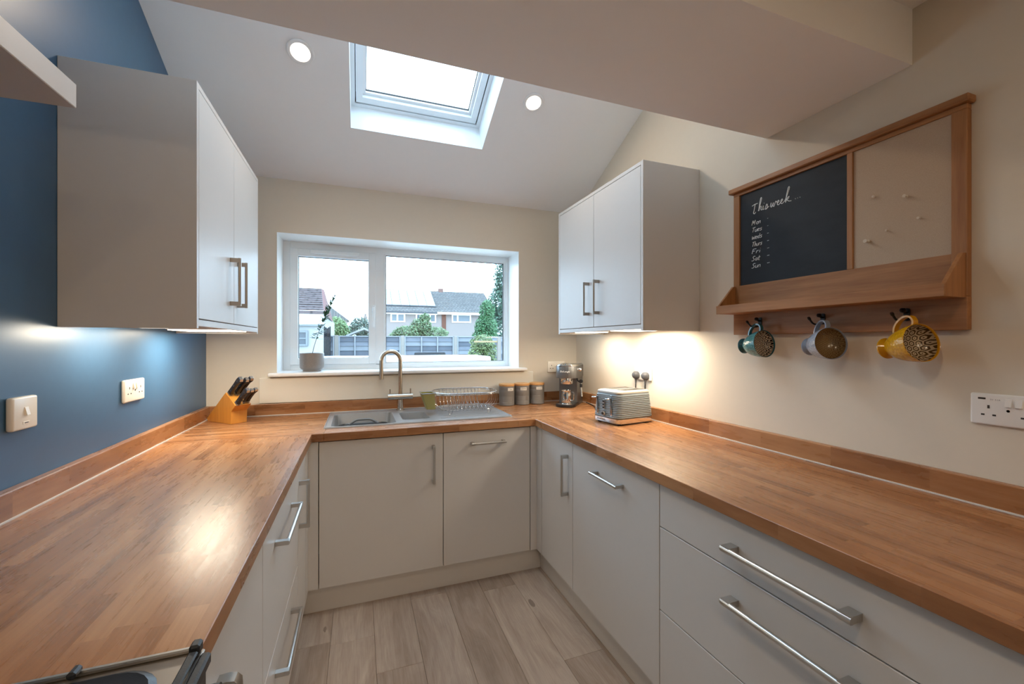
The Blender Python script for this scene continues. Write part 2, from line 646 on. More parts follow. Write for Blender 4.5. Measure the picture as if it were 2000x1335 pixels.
m.box(WX0, WX0 + e, YB - 0.0015, YB + 0.235, WZ0, WZ1)
m.box(WX1 - e, WX1, YB - 0.0015, YB + 0.235, WZ0, WZ1)
m.box(WX0, WX1, YB - 0.0015, YB + 0.235, WZ1 - e, WZ1)
m.build('window_reveal', M['white'], wb)
# sloped ceiling with roof window well, flat ceiling and boxed beam
th = math.atan(SL)
nv = Vector((0, math.sin(th), math.cos(th)))
tv = Vector((0, -math.cos(th), math.sin(th)))    # up the slope
SX0, SX1 = -0.048, 0.7325
s_lo = (YB - 2.546) / math.cos(th)
s_hi = s_lo + 1.18
s_end = (YB - (BY1 - 0.06)) / math.cos(th)
P0 = Vector((0, YB, ZC))
def sp(x, s, h): return tuple(Vector((x, 0, 0)) + P0 + tv * s + nv * h)
def sbox(mb, x0, x1, s0, s1, h0, h1):
    v = [sp(x, s, h) for h in (h0, h1) for s in (s0, s1) for x in (x0, x1)]
    mb.faces(v, [(0, 1, 3, 2), (4, 5, 7, 6), (0, 1, 5, 4), (2, 3, 7, 6), (0, 2, 6, 4), (1, 3, 7, 5)])
ceil = sroot('ceiling')
m = MB()
sbox(m, XL, SX0, -0.35, s_end, 0, 0.2)
sbox(m, SX1, XR, -0.35, s_end, 0, 0.2)
sbox(m, SX0, SX1, -0.35, s_lo, 0, 0.2)
sbox(m, SX0, SX1, s_hi, s_end, 0, 0.2)
m.build('sloped_ceiling', M['ceil'], ceil)
MB().box(XL, XR, BY0, BY1, BZ, zt + 0.2).build('boxed_beam', M['ceil'], ceil)
MB().box(XL, XR, YF, BY0, HC, HC + 0.12).build('flat_ceiling', M['ceil'], ceil)
# roof window
rw = sroot('window_2')
m = MB()
d = 0.185
sbox(m, SX0 - 0.0005, SX0 + 0.003, s_lo, s_hi, -0.0005, d)
sbox(m, SX1 - 0.003, SX1 + 0.0005, s_lo, s_hi, -0.0005, d)
sbox(m, SX0, SX1, s_lo - 0.0005, s_lo + 0.003, -0.0005, d)
sbox(m, SX0, SX1, s_hi - 0.003, s_hi + 0.0005, -0.0005, d)
m.build('lining', M['white'], rw)
def ring(mb, x0, x1, s0, s1, w, h0, h1):
    sbox(mb, x0, x0 + w, s0, s1, h0, h1); sbox(mb, x1 - w, x1, s0, s1, h0, h1)
    sbox(mb, x0 + w, x1 - w, s0, s0 + w, h0, h1); sbox(mb, x0 + w, x1 - w, s1 - w, s1, h0, h1)
RX0, RX1 = SX0 + .003, SX1 - .003
m = MB(); ring(m, RX0, RX1, s_lo + .003, s_hi - .003, 0.022, d, d + 0.10); m.build('frame', M['upvc'], rw)
m = MB(); ring(m, RX0 + .0225, RX1 - .0225, s_lo + .0255, s_hi - .0255, 0.005, d + 0.012, d + 0.05); m.build('seal', M['gap'], rw)
m = MB(); ring(m, RX0 + .028, RX1 - .028, s_lo + .031, s_hi - .031, 0.036, d + 0.004, d + 0.07); m.build('sash', M['upvc'], rw)
m = MB(); ring(m, RX0 + .064, RX1 - .064, s_lo + .067, s_hi - .067, 0.016, d + 0.030, d + 0.07); m.build('glazing_bead', M['white'], rw)
m = MB(); ring(m, RX0 + .080, RX1 - .080, s_lo + .083, s_hi - .083, 0.003, d + 0.045, d + 0.055); m.build('gasket', M['gap'], rw)
m = MB(); sbox(m, RX0 + .075, RX1 - .075, s_lo + .078, s_hi - .078, d + 0.052, d + 0.058); m.build('pane', M['glass'], rw)

# casement window above the sink
YW = 3.185
w1 = sroot('window_1')
def ringxz(mb, x0, x1, z0, z1, wl, wr, wb_, wt_, y0, y1, bev=0.002):
    mb.box(x0, x0 + wl, y0, y1, z0, z1, bev); mb.box(x1 - wr, x1, y0, y1, z0, z1, bev)
    mb.box(x0 + wl, x1 - wr, y0, y1, z0, z0 + wb_, bev); mb.box(x0 + wl, x1 - wr, y0, y1, z1 - wt_, z1, bev)
m = MB(); ringxz(m, WX0, WX1, 1.172, WZ1, .044, .030, .037, .046, YW, YW + .07)
m.box(.112, .172, YW, YW + .07, 1.20, 2.01, .002)
m.build('frame', M['upvc'], w1)
m = MB(); ringxz(m, .172, 1.108, 1.207, 2.006, .012, .012, .008, .008, YW + .006, YW + .03); m.build('glazing_bead', M['upvc'], w1)
m = MB(); ringxz(m, -.441, .113, 1.209, 2.003, .05, .048, .044, .05, YW - .012, YW + .05); m.build('sash', M['upvc'], w1)
m = MB(); ringxz(m, -.392, .066, 1.252, 1.954, .003, .003, .003, .003, YW + .008, YW + .03, 0)
ringxz(m, .184, 1.097, 1.214, 1.999, .003, .003, .003, .003, YW + .008, YW + .03, 0); m.build('gasket', M['gap'], w1)
MB().box(-.392, .066, YW + .02, YW + .026, 1.252, 1.954).build('pane', M['glass'], w1)
MB().box(.184, 1.097, YW + .02, YW + .026, 1.214, 1.999).build('pane', M['glass'], w1)
m = MB(); m.box(-.315, .0, YW - .03, YW - .011, 1.972, 1.998, .003); vt = m.build('trickle_vent', M['upvc'], w1)
hd = MB().box(.088, .108, YW - .022, YW - .011, 1.585, 1.63, .003).build('handle_base', M['upvc'], w1)
m = MB(); m.box(.089, .105, YW - .045, YW - .022, 1.59, 1.615, .004); m.box(.091, .103, YW - .05, YW - .038, 1.47, 1.61, .004); m.build('handle_lever', M['upvc'], hd)
MB().cyl((.098, YW - .048, 1.603), (.098, YW - .046, 1.603), .004, 12).build('handle_lock', M['black'], hd)
# sill board and boxing under the window
m = MB(); m.box(-.527, 1.19, 2.905, YB, 1.148, 1.172, .008, 3); m.box(WX0 + .001, WX1 - .001, YB - .02, YW + .0, 1.150, 1.172)
struct(m.build('trim_1', M['white'], None, smooth=True))
struct(MB().box(-.577, 1.25, 2.940, YB, .9845, 1.141, .002).build('trim_2', M['panelwhite']))

# ------------------------------------------------------------------ worktop, upstands
XE0, XE1, YE = -0.2184, 0.9723, 2.2583
YEND = -0.35
CKY = 0.718          # cooker starts here
SKX0, SKX1, SKY0, SKY1 = -0.164, 0.865, 2.385, 2.88   # cut-out
wt = thing('worktop', 'continuous oak block worktop running round three sides of the kitchen', 'worktop', (XL, YE, T - TH))
def section(boxes, along, loc):
    """mesh drawn in a local frame whose X runs along the staves"""
    mb = MB()
    for x0, x1, y0, y1 in boxes:
        x0 -= loc[0]; x1 -= loc[0]; y0 -= loc[1]; y1 -= loc[1]
        if along == 'y':
            mb.box(y0, y1, -x1, -x0, 0, TH, 0.0015)
        else:
            mb.box(x0, x1, y0, y1, 0, TH, 0.0015)
    o = mb.build('worktop_section', M['top_wood'], wt, local=True)
    o.location = Vector((loc[0], loc[1], T - TH)) - ORG[wt.name]
    o.rotation_euler = (0, 0, PI / 2 if along == 'y' else 0)
    return o
section([(XL, SKX0, YE, 2.9545), (SKX1, XR, YE, 2.9545), (SKX0, SKX1, YE, SKY0), (SKX0, SKX1, SKY1, 2.9545)], 'x', (XL, YE))
section([(XL, XE0, CKY + .012, YE - .0004)], 'y', (XL, CKY))
section([(XE1, XR, YEND, YE - .0004)], 'y', (XE1, YEND))

def upstand(label, x0, x1, y0, y1, along):
    loc = (x0, y0, T)
    t = thing('upstand', label, 'upstand', loc, group='oak upstands along the walls')
    mb = MB()
    L, D = (x1 - x0, y1 - y0) if along == 'x' else (y1 - y0, x1 - x0)
    mb.box(0, L, -D, 0, 0.0005, 0.0731, 0.003, 2)
    o = mb.build('strip', M['top_wood'], t, local=True)
    if along == 'y':
        o.rotation_euler = (0, 0, PI / 2)
    else:
        o.location = (0, D, 0)
    return t
UB = 2.929
t = upstand('long oak upstand behind the sink under the window', XL + .0005, XR - .0005, UB, 2.9395, 'x')
MB().box(XL + .027, XR - .027, UB - .004, UB, T + .0003, T + .0045).build('sealant_bead', M['seal'], t)
t = upstand('oak upstand along the blue wall', XL + .0005, XL + .027, CKY + .012, UB - .001, 'y')
MB().box(XL + .027, XL + .031, CKY + .012, UB - .005, T + .0003, T + .0045).build('sealant_bead', M['seal'], t)
t = upstand('oak upstand along the cream wall below the memo board', XR - .027, XR - .0005, YEND, UB - .001, 'y')
MB().box(XR - .031, XR - .027, YEND, UB - .005, T + .0003, T + .0045).build('sealant_bead', M['seal'], t)

# ------------------------------------------------------------------ base cabinets
FR, FB, FL = 0.9903, 2.2763, -0.2364     # door face planes
DT = 0.018
Z0, Z1 = 0.1350, 0.8655
def hmat(d): return M['steel']
def bar_handle(par, p0, p1, out, mat=None, r=0.0065, inset=0.018, stand=0.034, post=0.017, smooth=True):
    """bar between two square posts; p0,p1 on the door face, out = outward unit vector"""
    p0, p1, out = Vector(p0), Vector(p1), Vector(out)
    ax = (p1 - p0).normalized()
    mb = MB()
    a, b = p0 + out * stand, p1 + out * stand
    mb.cyl(a, b, r, 14)
    side = ax.cross(out).normalized()
    for c in (p0 + ax * (post / 2 + .001), p1 - ax * (post / 2 + .001)):
        v = []
        for o_ in (0.0003, stand + r * 0.6):
            for s_ in (-1, 1):
                for k_ in (-1, 1):
                    v.append(tuple(c + out * o_ + side * s_ * r * 1.02 + ax * k_ * post / 2))
        mb.faces(v, [(0, 1, 3, 2), (4, 5, 7, 6), (0, 1, 5, 4), (2, 3, 7, 6), (0, 2, 6, 4), (1, 3, 7, 5)])
    return mb.build('handle', mat or M['steel'], par, smooth=smooth)

def carcass(par, x0, x1, y0, y1, face, z0=Z0, z1=T - TH - .001, th_=0.016):
    """open-topped box of boards; face says which side is open to the doors"""
    mb = MB()
    mb.box(x0, x1, y0, y1, z0, z0 + th_)
    if face != '-x': mb.box(x0, x0 + th_, y0, y1, z0 + th_, z1)
    if face != '+x': mb.box(x1 - th_, x1, y0, y1, z0 + th_, z1)
    if face != '-y': mb.box(x0 + (th_ if face != '-x' else 0), x1 - (th_ if face != '+x' else 0), y0, y0 + th_, z0 + th_, z1)
    if face != '+y': mb.box(x0 + (th_ if face != '-x' else 0), x1 - (th_ if face != '+x' else 0), y1 - th_, y1, z0 + th_, z1)
    return mb.build('carcass', M['carcass'], par)
G = 0.0018
def door_x(par, face, sgn, y0, y1, z0, z1, name='door'):
    xa, xb = (face, face + DT) if sgn < 0 else (face - DT, face)
    return MB().box(xa, xb, y0 + G, y1 - G, z0 + G, z1 - G, .0012).build(name, M['door'], par)

# right run
t = thing('base_cabinet', 'narrow corner base cabinet under the toaster with one door and upright handle', 'cabinet', (FR, 1.833, Z0))
carcass(t, FR + DT + .001, XR - .03, 1.8345, 2.2055, '-x')
d_ = door_x(t, FR, -1, 1.833, 2.205, Z0, Z1)
bar_handle(d_, (FR, 1.884, .588), (FR, 1.884, .795), (-1, 0, 0))
t = thing('integrated_appliance', 'integrated appliance behind a tall plain front right of the floor with a short level handle', 'appliance', (FR, 1.198, Z0))
MB().box(FR + DT + .002, XR - .05, 1.204, 1.829, Z0 + .002, T - TH - .004, .004).build('body', M['carcass'], t)
d_ = door_x(t, FR, -1, 1.198, 1.833, Z0, Z1)
bar_handle(d_, (FR, 1.41, .785), (FR, 1.615, .785), (-1, 0, 0))
t = thing('drawer_cabinet', 'wide three drawer base cabinet with long bar handles under the memo board wall', 'cabinet', (FR, 0.30, Z0))
carcass(t, FR + DT + .001, XR - .03, .3015, 1.1965, '-x')
for z0, z1, zh in ((.715, Z1, .783), (.4235, .715, .634), (Z0, .4235, .345)):
    d_ = door_x(t, FR, -1, .30, 1.198, z0, z1, 'drawer')
    bar_handle(d_, (FR, .567, zh), (FR, .90, zh), (-1, 0, 0), r=.0082, post=.027)
t = thing('base_cabinet', 'plain base cabinet nearest the viewer at the right edge beside the drawers', 'cabinet', (FR, YEND, Z0))
carcass(t, FR + DT + .001, XR - .03, YEND + .002, .2985, '-x')
d_ = door_x(t, FR, -1, YEND, .30, Z0, Z1)
bar_handle(d_, (FR, .25, .588), (FR, .25, .795), (-1, 0, 0))
# corner fillers
t = tag(MB().box(FR, FR + .03, 2.207, FB - .0005, Z0, Z1).box(.95, FR + .03, FB, FB + .018, Z0, Z1).build('corner_post', M['door']),
        'pale filler post in the inside corner right of the dishwasher front', 'filler panel', 'corner filler posts')
t = tag(MB().box(FL - .03, FL, 2.17, FB - .0005, Z0, Z1).box(FL - .03, -.191, FB, FB + .018, Z0, Z1).build('corner_post', M['door']),
        'pale filler post in the inside corner left of the sink cabinet', 'filler panel', 'corner filler posts')
# back run
t = thing('sink_cabinet', 'wide sink base cabinet with one door and upright handle under the sink bowls', 'cabinet', (-.189, FB, Z0))
carcass(t, -.183, .4315, FB + DT + .001, 2.925, '-y')
d_ = MB().box(-.189 + G, .433 - G, FB, FB + DT, Z0 + G, Z1 - G, .0012).build('door', M['door'], t)
bar_handle(d_, (.378, FB, .602), (.378, FB, .806), (0, -1, 0))
t = thing('integrated_dishwasher', 'integrated dishwasher front with a short level handle below the dish drainer', 'dishwasher', (.433, FB, Z0))
MB().box(.440, .94, FB + DT + .002, 2.90, Z0 + .002, T - TH - .05, .004).build('body', M['carcass'], t)
d_ = MB().box(.433 + G, .948 - G, FB, FB + DT, Z0 + G, Z1 - G, .0012).build('door', M['door'], t)
bar_handle(d_, (.585, FB, .797), (.788, FB, .797), (0, -1, 0))
# left run
t = thing('base_cabinet', 'slim corner base cabinet on the left run with an upright handle', 'cabinet', (FL, 1.911, Z0))
carcass(t, XL + .03, FL - DT - .001, 1.9125, 2.1685, '+x')
d_ = door_x(t, FL, 1, 1.911, 2.168, Z0, Z1)
bar_handle(d_, (FL, 1.952, .580), (FL, 1.952, .780), (1, 0, 0))
t = thing('drawer_cabinet', 'two drawer base cabinet on the left run with level bar handles', 'cabinet', (FL, 1.246, Z0))
carcass(t, XL + .03, FL - DT - .001, 1.2475, 1.9095, '+x')
for z0, z1, zh in ((.447, Z1, .757), (Z0, .447, .365)):
    d_ = door_x(t, FL, 1, 1.246, 1.911, z0, z1, 'drawer')
    bar_handle(d_, (FL, 1.410, zh), (FL, 1.742, zh), (1, 0, 0))
t = thing('base_cabinet', 'base cabinet beside the cooker with a wide upright strap handle', 'cabinet', (FL, CKY + .014, Z0))
carcass(t, XL + .03, FL - DT - .001, CKY + .014, 1.2445, '+x')
d_ = door_x(t, FL, 1, CKY + .014, 1.246, Z0, Z1)
mb = MB()
pth = [(FL + .0005, .875, .757), (FL + .016, .875, .758), (FL + .027, .875, .756), (FL + .033, .875, .749), (FL + .034, .875, .735), (FL + .034, .875, .60), (FL + .033, .875, .586), (FL + .027, .875, .579), (FL + .016, .875, .577), (FL + .0005, .875, .578)]
vv = []; ff = []
for k, p in enumerate(pth):
    q = Vector(pth[min(k + 1, len(pth) - 1)]) - Vector(pth[max(k - 1, 0)])
    nrm = Vector((-q.z, 0, q.x)).normalized() * .003
    for dy in (-.012, .012):
        for s_ in (-1, 1):
            vv.append((p[0] + s_ * nrm.x, p[1] + dy, p[2] + s_ * nrm.z))
for k in range(len(pth) - 1):
    a, b = 4 * k, 4 * k + 4
    ff += [(a, a + 1, b + 1, b), (a + 2, a + 3, b + 3, b + 2), (a, a + 2, b + 2, b), (a + 1, a + 3, b + 3, b + 1)]
ff += [(0, 1, 3, 2), (len(vv) - 4, len(vv) - 3, len(vv) - 1, len(vv) - 2)]
mb.faces(vv, ff)
mb.build('handle', M['nickel'], d_, smooth=True)
# plinths
tag(MB().box(-.28, 1.032, 2.318, 2.334, 0.0005, .133).build('plinth', M['door']), 'pale plinth board along the floor under the sink cabinet', 'plinth', 'plinth boards')
tag(MB().box(1.032, 1.048, YEND, 2.3175, 0.0005, .133).build('plinth', M['door']), 'pale plinth board along the floor under the right hand drawers', 'plinth', 'plinth boards')
tag(MB().box(-.296, -.28, CKY + .014, 2.3175, 0.0005, .133).build('plinth', M['door']), 'pale plinth board along the floor under the left hand drawers', 'plinth', 'plinth boards')

# ------------------------------------------------------------------ wall cabinets and under cabinet lamps
def wall_cabinet(label, wall, face, sgn, y0, y1, zb, zt_, gap, hz0, hz1):
    """sgn: +1 doors look to +x (left wall), -1 doors look to -x"""
    t = thing('wall_cabinet', label, 'cabinet', (wall, y0, zb))
    xa, xb = (wall + .0005, face) if sgn > 0 else (face, wall - .0005)
    P = .018
    for ya, yb in ((y0, y0 + P), (y1 - P, y1)):
        MB().box(xa, xb, ya, yb, zb, zt_, .0008).build('side_panel', M['door'], t)
    MB().box(xa, xb, y0 + P, y1 - P, zt_ - P, zt_, .0008).build('top_panel', M['door'], t)
    f0, f1 = (face - .05, face) if sgn > 0 else (face, face + .05)
    i0, i1 = (xa, face - DT - .004) if sgn > 0 else (face + DT + .004, xb)
    MB().box(i0, i1, y0 + P, y1 - P, zb + .022, zb + .036).build('bottom_panel', M['carcass'], t)
    pl = (face - DT, face) if sgn > 0 else (face, face + DT)
    MB().box(*pl, y0 + P, y1 - P, zb + .008, zb + .030, .0008).build('light_pelmet', M['door'], t)
    for ya, yb, hy in ((y0 + P, gap, gap - .055), (gap, y1 - P, gap + .055)):
        dd = MB().box(*pl, ya + .0018, yb - .0018, zb + .0335, zt_ - P - .0025, .0012).build('door', M['door'], t)
        bar_handle(dd, (face, hy, hz0), (face, hy, hz1), (sgn, 0, 0), M['nickel'], r=.006)
    return t
wall_cabinet('tall pale wall cabinet with two doors on the blue wall', XL, -.5031, 1, 1.6506, 2.5374, 1.4058, 2.2239, 2.086, 1.512, 1.712)
wall_cabinet('pale wall cabinet with two doors on the cream wall above the toaster', XR, 1.2828, -1, 1.6682, 2.5734, 1.4177, 2.2401, 2.119, 1.52, 1.717)

def under_lamp(label, x0, x1, y0, y1, ztop, power, tilt=0.0, glow='warmstrip'):
    t = thing('under_cabinet_lamp', label, 'lamp', ((x0 + x1) / 2, (y0 + y1) / 2, ztop), group='lamps under the wall cabinets')
    mb = MB(); mb.box(x0, x1, y0, y1, ztop - .011, ztop - .0003, .002)
    mb.build('housing', M['white'], t)
    mb = MB(); mb.box(x0 + .006, x1 - .006, y0 + .006, y1 - .006, ztop - .0145, ztop - .0112, .001)
    mb.build('diffuser', M[glow], t)
    L = bpy.data.lights.new('under_lamp_light', 'AREA')
    L.shape = 'RECTANGLE'; L.size = x1 - x0 - .02; L.size_y = y1 - y0 - .02
    L.energy = power; L.color = WARM_UNDER
    o = bpy.data.objects.new('lamp_light', L); COL.objects.link(o)
    o.parent = t; o.location = (0, 0, -.0165 if not tilt else -.035)
    o.rotation_euler = (0, tilt, 0)
    if tilt: L.size = .03
    return t
zl = 1.4058 + .022
under_lamp('thin lamp under the left wall cabinet, nearer the viewer', XL + .08, -.68, 1.70, 1.96, zl, UNDER_W * .3, math.radians(50), 'softstrip')
under_lamp('thin lamp under the left wall cabinet at its window end', XL + .07, -.53, 2.20, 2.45, zl, UNDER_W * 1.3)
zl = 1.4177 + .022
under_lamp('bright lamp under the right wall cabinet at its window end', 1.36, XR - .12, 2.30, 2.50, zl, UNDER_W * .55)
under_lamp('bright lamp under the right wall cabinet above the two plugs', 1.36, XR - .07, 1.74, 2.08, zl, UNDER_W * 1.45)

# ------------------------------------------------------------------ ceiling downlights
def downlight(label, p, nrm, power, spot=2.6):
    nrm = Vector(nrm).normalized()           # points down out of the ceiling
    t = thing('ceiling_downlight', label, 'lamp', p, group='ceiling downlights')
    R = Vector((0, 0, -1)).rotation_difference(nrm).to_matrix().to_4x4()
    mb = MB(); mb.lathe([(.041, 0.0), (.060, -.0005), (.060, -.004), (.056, -.007), (.044, -.006), (.041, 0.0)], 36, R)
    mb.build('trim_ring', M['white'], t, smooth=True, local=True)
    mb = MB(); mb.lathe([(0, -.0042), (.036, -.0042), (.0405, -.002), (.0405, -.0004), (0, -.0004)], 30, R)
    mb.build('lamp_face', M['warmlamp'], t, local=True)
    L = bpy.data.lights.new('downlight_light', 'AREA')
    L.energy = power; L.color = WARM; L.shape = 'DISK'; L.size = .07
    o = bpy.data.objects.new('lamp_light', L); COL.objects.link(o)
    o.parent = t; o.location = nrm * .012
    o.rotation_euler = R.to_euler()
    return t
for x, y, lab in ((-.262, 2.208, 'round downlight in the sloped ceiling left of the roof window'), (.941, 2.21, 'round downlight in the sloped ceiling right of the roof window')):
    downlight(lab, (x, y, zslope(y)), -nv, DOWN_W)
for x, y, lab, pw_ in ((.05, .18, 'round downlight in the flat ceiling above the viewer', 1.7),
                  (-.1, -2.1, 'added unseen fill lamp in the flat ceiling far behind the viewer, left', 4.5), (.95, -2.1, 'added unseen fill lamp in the flat ceiling far behind the viewer, right', 4.5)):  # both rear lamps are unseen additions, warm fill for the camera-facing fronts
    downlight(lab, (x, y, HC), (0, 0, -1), DOWN_W * pw_)
M['tapsteel'] = brushed('tap_steel', rgb('c3bcb2'), 0.24)
M['wire'] = plain('wire_chrome', rgb('b9b9b9'), 0.2, 1.0)
# ------------------------------------------------------------------ sink, tap, washing-up bowl
ZS = 0.9145
SX_0, SX_1, SY_0, SY_1 = -.174, .875, 2.375, 2.89
sk = thing('sink', 'grey one and a half bowl sink with drainer set into the worktop', 'sink', (SX_0, SY_0, T))
def rr_loop(x0, x1, y0, y1, r, seg=5):
    pts = []
    for cx, cy, a0 in ((x1 - r, y1 - r, 0), (x0 + r, y1 - r, 90), (x0 + r, y0 + r, 180), (x1 - r, y0 + r, 270)):
        for i in range(seg + 1):
            a = math.radians(a0 + 90 * i / seg)
            pts.append((cx + r * math.cos(a), cy + r * math.sin(a)))
    return pts
def loft(mb, loops, cap0=False, cap1=False):
    tb = bmesh.new()
    R = [[tb.verts.new(p) for p in L] for L in loops]
    n = len(R[0])
    for A, B in zip(R, R[1:]):
        for k in range(n):
            tb.faces.new((A[k], A[(k + 1) % n], B[(k + 1) % n], B[k]))
    if cap0: tb.faces.new(R[0])
    if cap1: tb.faces.new(R[-1])
    bmesh.ops.recalc_face_normals(tb, faces=tb.faces)
    return mb.add(tb)
B1 = (-.143, .196, 2.402, 2.815)
B2 = (.236, .396, 2.475, 2.745)
tb = bmesh.new()
edges = []
for L in (rr_loop(SX_0, SX_1, SY_0, SY_1, .012), rr_loop(*B1, .035), rr_loop(*B2, .03)):
    vs = [tb.verts.new((a, b, ZS)) for a, b in L]
    edges += [tb.edges.new((vs[i], vs[(i + 1) % len(vs)])) for i in range(len(vs))]
bmesh.ops.triangle_fill(tb, use_beauty=True, edges=edges, normal=(0, 0, 1))
mb = MB(); mb.add(tb)
loft(mb, [[(a, b, ZS) for a, b in rr_loop(SX_0, SX_1, SY_0, SY_1, .012)], [(a, b, T + .0004) for a, b in rr_loop(SX_0 - .002, SX_1 + .002, SY_0 - .002, SY_1 + .002, .014)]])
mb.build('deck', M['sink'], sk)
mb = MB(); mb.tube([(a, b, ZS) for a, b in rr_loop(SX_0 + .004, SX_1 - .004, SY_0 + .004, SY_1 - .004, .01)], .0035, 8, closed=True)
mb.build('raised_rim', M['sink'], sk, smooth=True)
for B, dz, rr_ in ((B1, .155, .035), (B2, .10, .03)):
    mb = MB()
    i = .012
    Ls = []
    for ins, z in ((0, ZS), (.003, ZS - .004), (i, ZS - dz + .02), (i + .012, ZS - dz + .004), (i + .03, ZS - dz)):
        Ls.append([(a, b, z) for a, b in rr_loop(B[0] + ins, B[1] - ins, B[2] + ins, B[3] - ins, max(rr_, .012))])
    loft(mb, Ls, cap1=True)
    bo = mb.build('bowl', M['sink'], sk, smooth=True)
    cx, cy = (B[0] + B[1]) / 2, (B[2] + B[3]) / 2
    mb = MB(); mb.lathe([(0, ZS - dz + .002), (.03, ZS - dz + .002), (.038, ZS - dz + .004), (.042, ZS - dz + .0008)], 24, Matrix.Translation((cx, cy, 0)))
    mb.build('waste', M['chrome'], bo, smooth=True)
for k in range(9):
    y = 2.46 + k * .042
    MB().box(.455 + .01 * (k % 2), .83, y, y + .010, ZS + .0002, ZS + .0016, .0007).build('drainer_ridge', M['sink'], sk)

t = thing('kitchen_tap', 'brushed steel swan neck tap with cross bar body behind the sink', 'tap', (.256, 2.85, ZS))
m = MB(); m.lathe([(0, 0), (.026, 0), (.026, .006), (.0195, .010), (.019, .072), (0, .072)], 28); m.build('base_column', M['tapsteel'], t, smooth=True, local=True)
m = MB(); m.cyl((-.079, 0, .090), (.079, 0, .090), .0205, 24); m.build('cross_bar', M['tapsteel'], t, smooth=True, local=True)
for s_ in (-1, 1):
    m = MB(); m.cyl((s_ * .066, 0, .109), (s_ * .066, 0, .140), .0045, 10); m.build('lever', M['tapsteel'], t, smooth=True, local=True)
pts = [(0, 0, .106), (0, 0, .2), (0, 0, .325)]
for i in range(1, 17):
    a = PI * i / 16
    pts.append((-.060 + .060 * math.cos(a), -.0, .325 + .062 * math.sin(a)))
pts += [(-.120, 0, .27), (-.120, 0, .206)]
m = MB(); m.tube(pts, .0138, 18); m.build('swan_neck', M['tapsteel'], t, smooth=True, local=True)

t = thing('washing_up_bowl', 'dark grey plastic washing-up bowl with raised handle sitting in the main sink bowl', 'bowl', (.026, 2.60, .7645))
m = MB()
lo = []
for ins, z in ((.05, .0005), (.03, .006), (.0, .088), (-.006, .092), (.0, .096), (.005, .09), (.032, .010), (.05, .004)):
    lo.append([(a, b, z) for a, b in rr_loop(-.142 + ins, .142 - ins, -.165 + ins, .165 - ins, .05)])
loft(m, lo, True, True)
m.build('basin', plain('dark_grey_plastic', rgb('2b2e31'), 0.3, var=.06), t, smooth=True, local=True)
for s_ in (1, -1):
    pts = smooth_path([(-.085, s_ * .166, .090), (-.055, s_ * .168, .108), (-.035, s_ * .169, .116), (0, s_ * .169, .117), (.035, s_ * .169, .116), (.055, s_ * .168, .108), (.085, s_ * .166, .090)], 5)
    m = MB(); m.tube(pts, .007, 10); m.build('handle', plain('grey_grip', rgb('7b8187'), 0.35), t, smooth=True, local=True)

# dish drainer
t = thing('dish_drainer', 'chrome wire dish drainer standing on the sink drainer', 'dish rack', (.64, 2.66, ZS + .0048))
def L2(x0, x1, y0, y1, r, z, seg=8): return [(a, b, z) for a, b in rr_loop(x0, x1, y0, y1, r, seg)]
top = (-.195, .205, -.165, .165); bot = (-.155, .17, -.13, .13)
m = MB(); m.tube(L2(*top, .12, .128), .0036, 8, closed=True); m.tube(L2(top[0] + .002, top[1] - .002, top[2] + .002, top[3] - .002, .12, .119), .0018, 6, closed=True)
m.build('top_rim', M['wire'], t, smooth=True, local=True)
m = MB(); m.tube(L2(*bot, .07, .022), .0025, 6, closed=True)
for k in range(5):
    y = -.10 + .05 * k
    m.tube([(bot[0], y, .022), (bot[1], y, .022)], .0016, 5)
m.build('base_grid', M['wire'], t, smooth=True, local=True)
m = MB()
for k in range(12):
    x = -.125 + k * .0235
    for s_ in (-1, 1):
        m.tube(smooth_path([(x * 1.06, s_ * .165, .126), (x * 1.02, s_ * .156, .065), (x, s_ * .146, .034), (x, s_ * .128, .0225)], 3), .0013, 5)
for k in range(5):
    y = -.08 + .04 * k
    for s_, xx, xb in ((-1, top[0], bot[0]), (1, top[1], bot[1])):
        m.tube(smooth_path([(xx + .0, y * 1.0, .126), (xx * .9 + xb * .1, y, .06), (xb + s_ * .006, y, .03), (xb - s_ * .02, y, .021)], 3), .0013, 5)
m.build('side_wires', M['wire'], t, smooth=True, local=True)
for k in range(9):
    x = -.09 + k * .026
    m = MB(); m.tube(smooth_path([(x - .006, .152, .122), (x, .135, .10), (x + .006, .115, .05), (x + .004, .06, .024), (x, -.05, .024), (x - .001, -.1, .04), (x, -.12, .024)], 3), .0015, 5)
    m.build('plate_wire', M['wire'], t, smooth=True, local=True)
for x in (-.115, .13):
    for y in (-.137, .137):
        m = MB(); m.tube(smooth_path([(x - .012, y, .022), (x - .007, y, .006), (x, y, .0015), (x + .007, y, .006), (x + .012, y, .022)], 4), .002, 6)
        m.build('foot', M['wire'], t, smooth=True, local=True)
t = thing('cutlery_caddy', 'small olive green cutlery caddy hooked on the left end of the dish drainer', 'caddy', (.402, 2.64, .948))
olive = plain('olive_plastic', rgb('938c54'), 0.4, var=.06)
m = MB()
lo = []
for ins, sh, z in ((0.012, .02, 0.0), (.012, .02, .003), (.0, .0, .098), (.0025, .0, .098), (.014, .02, .006)):
    lo.append([(a + sh, b, z) for a, b in rr_loop(-.042 + ins, .036 - ins, -.06 + ins * .6, .06 - ins * .6, .008, 3)])
loft(m, lo, True, True)
m.build('box', olive, t, smooth=True, local=True)
m = MB(); m.tube([(a, b, .0985) for a, b in rr_loop(-.043, .037, -.061, .061, .008, 4)], .0022, 6, closed=True); m.build('rim_wire', M['wire'], t, smooth=True, local=True)

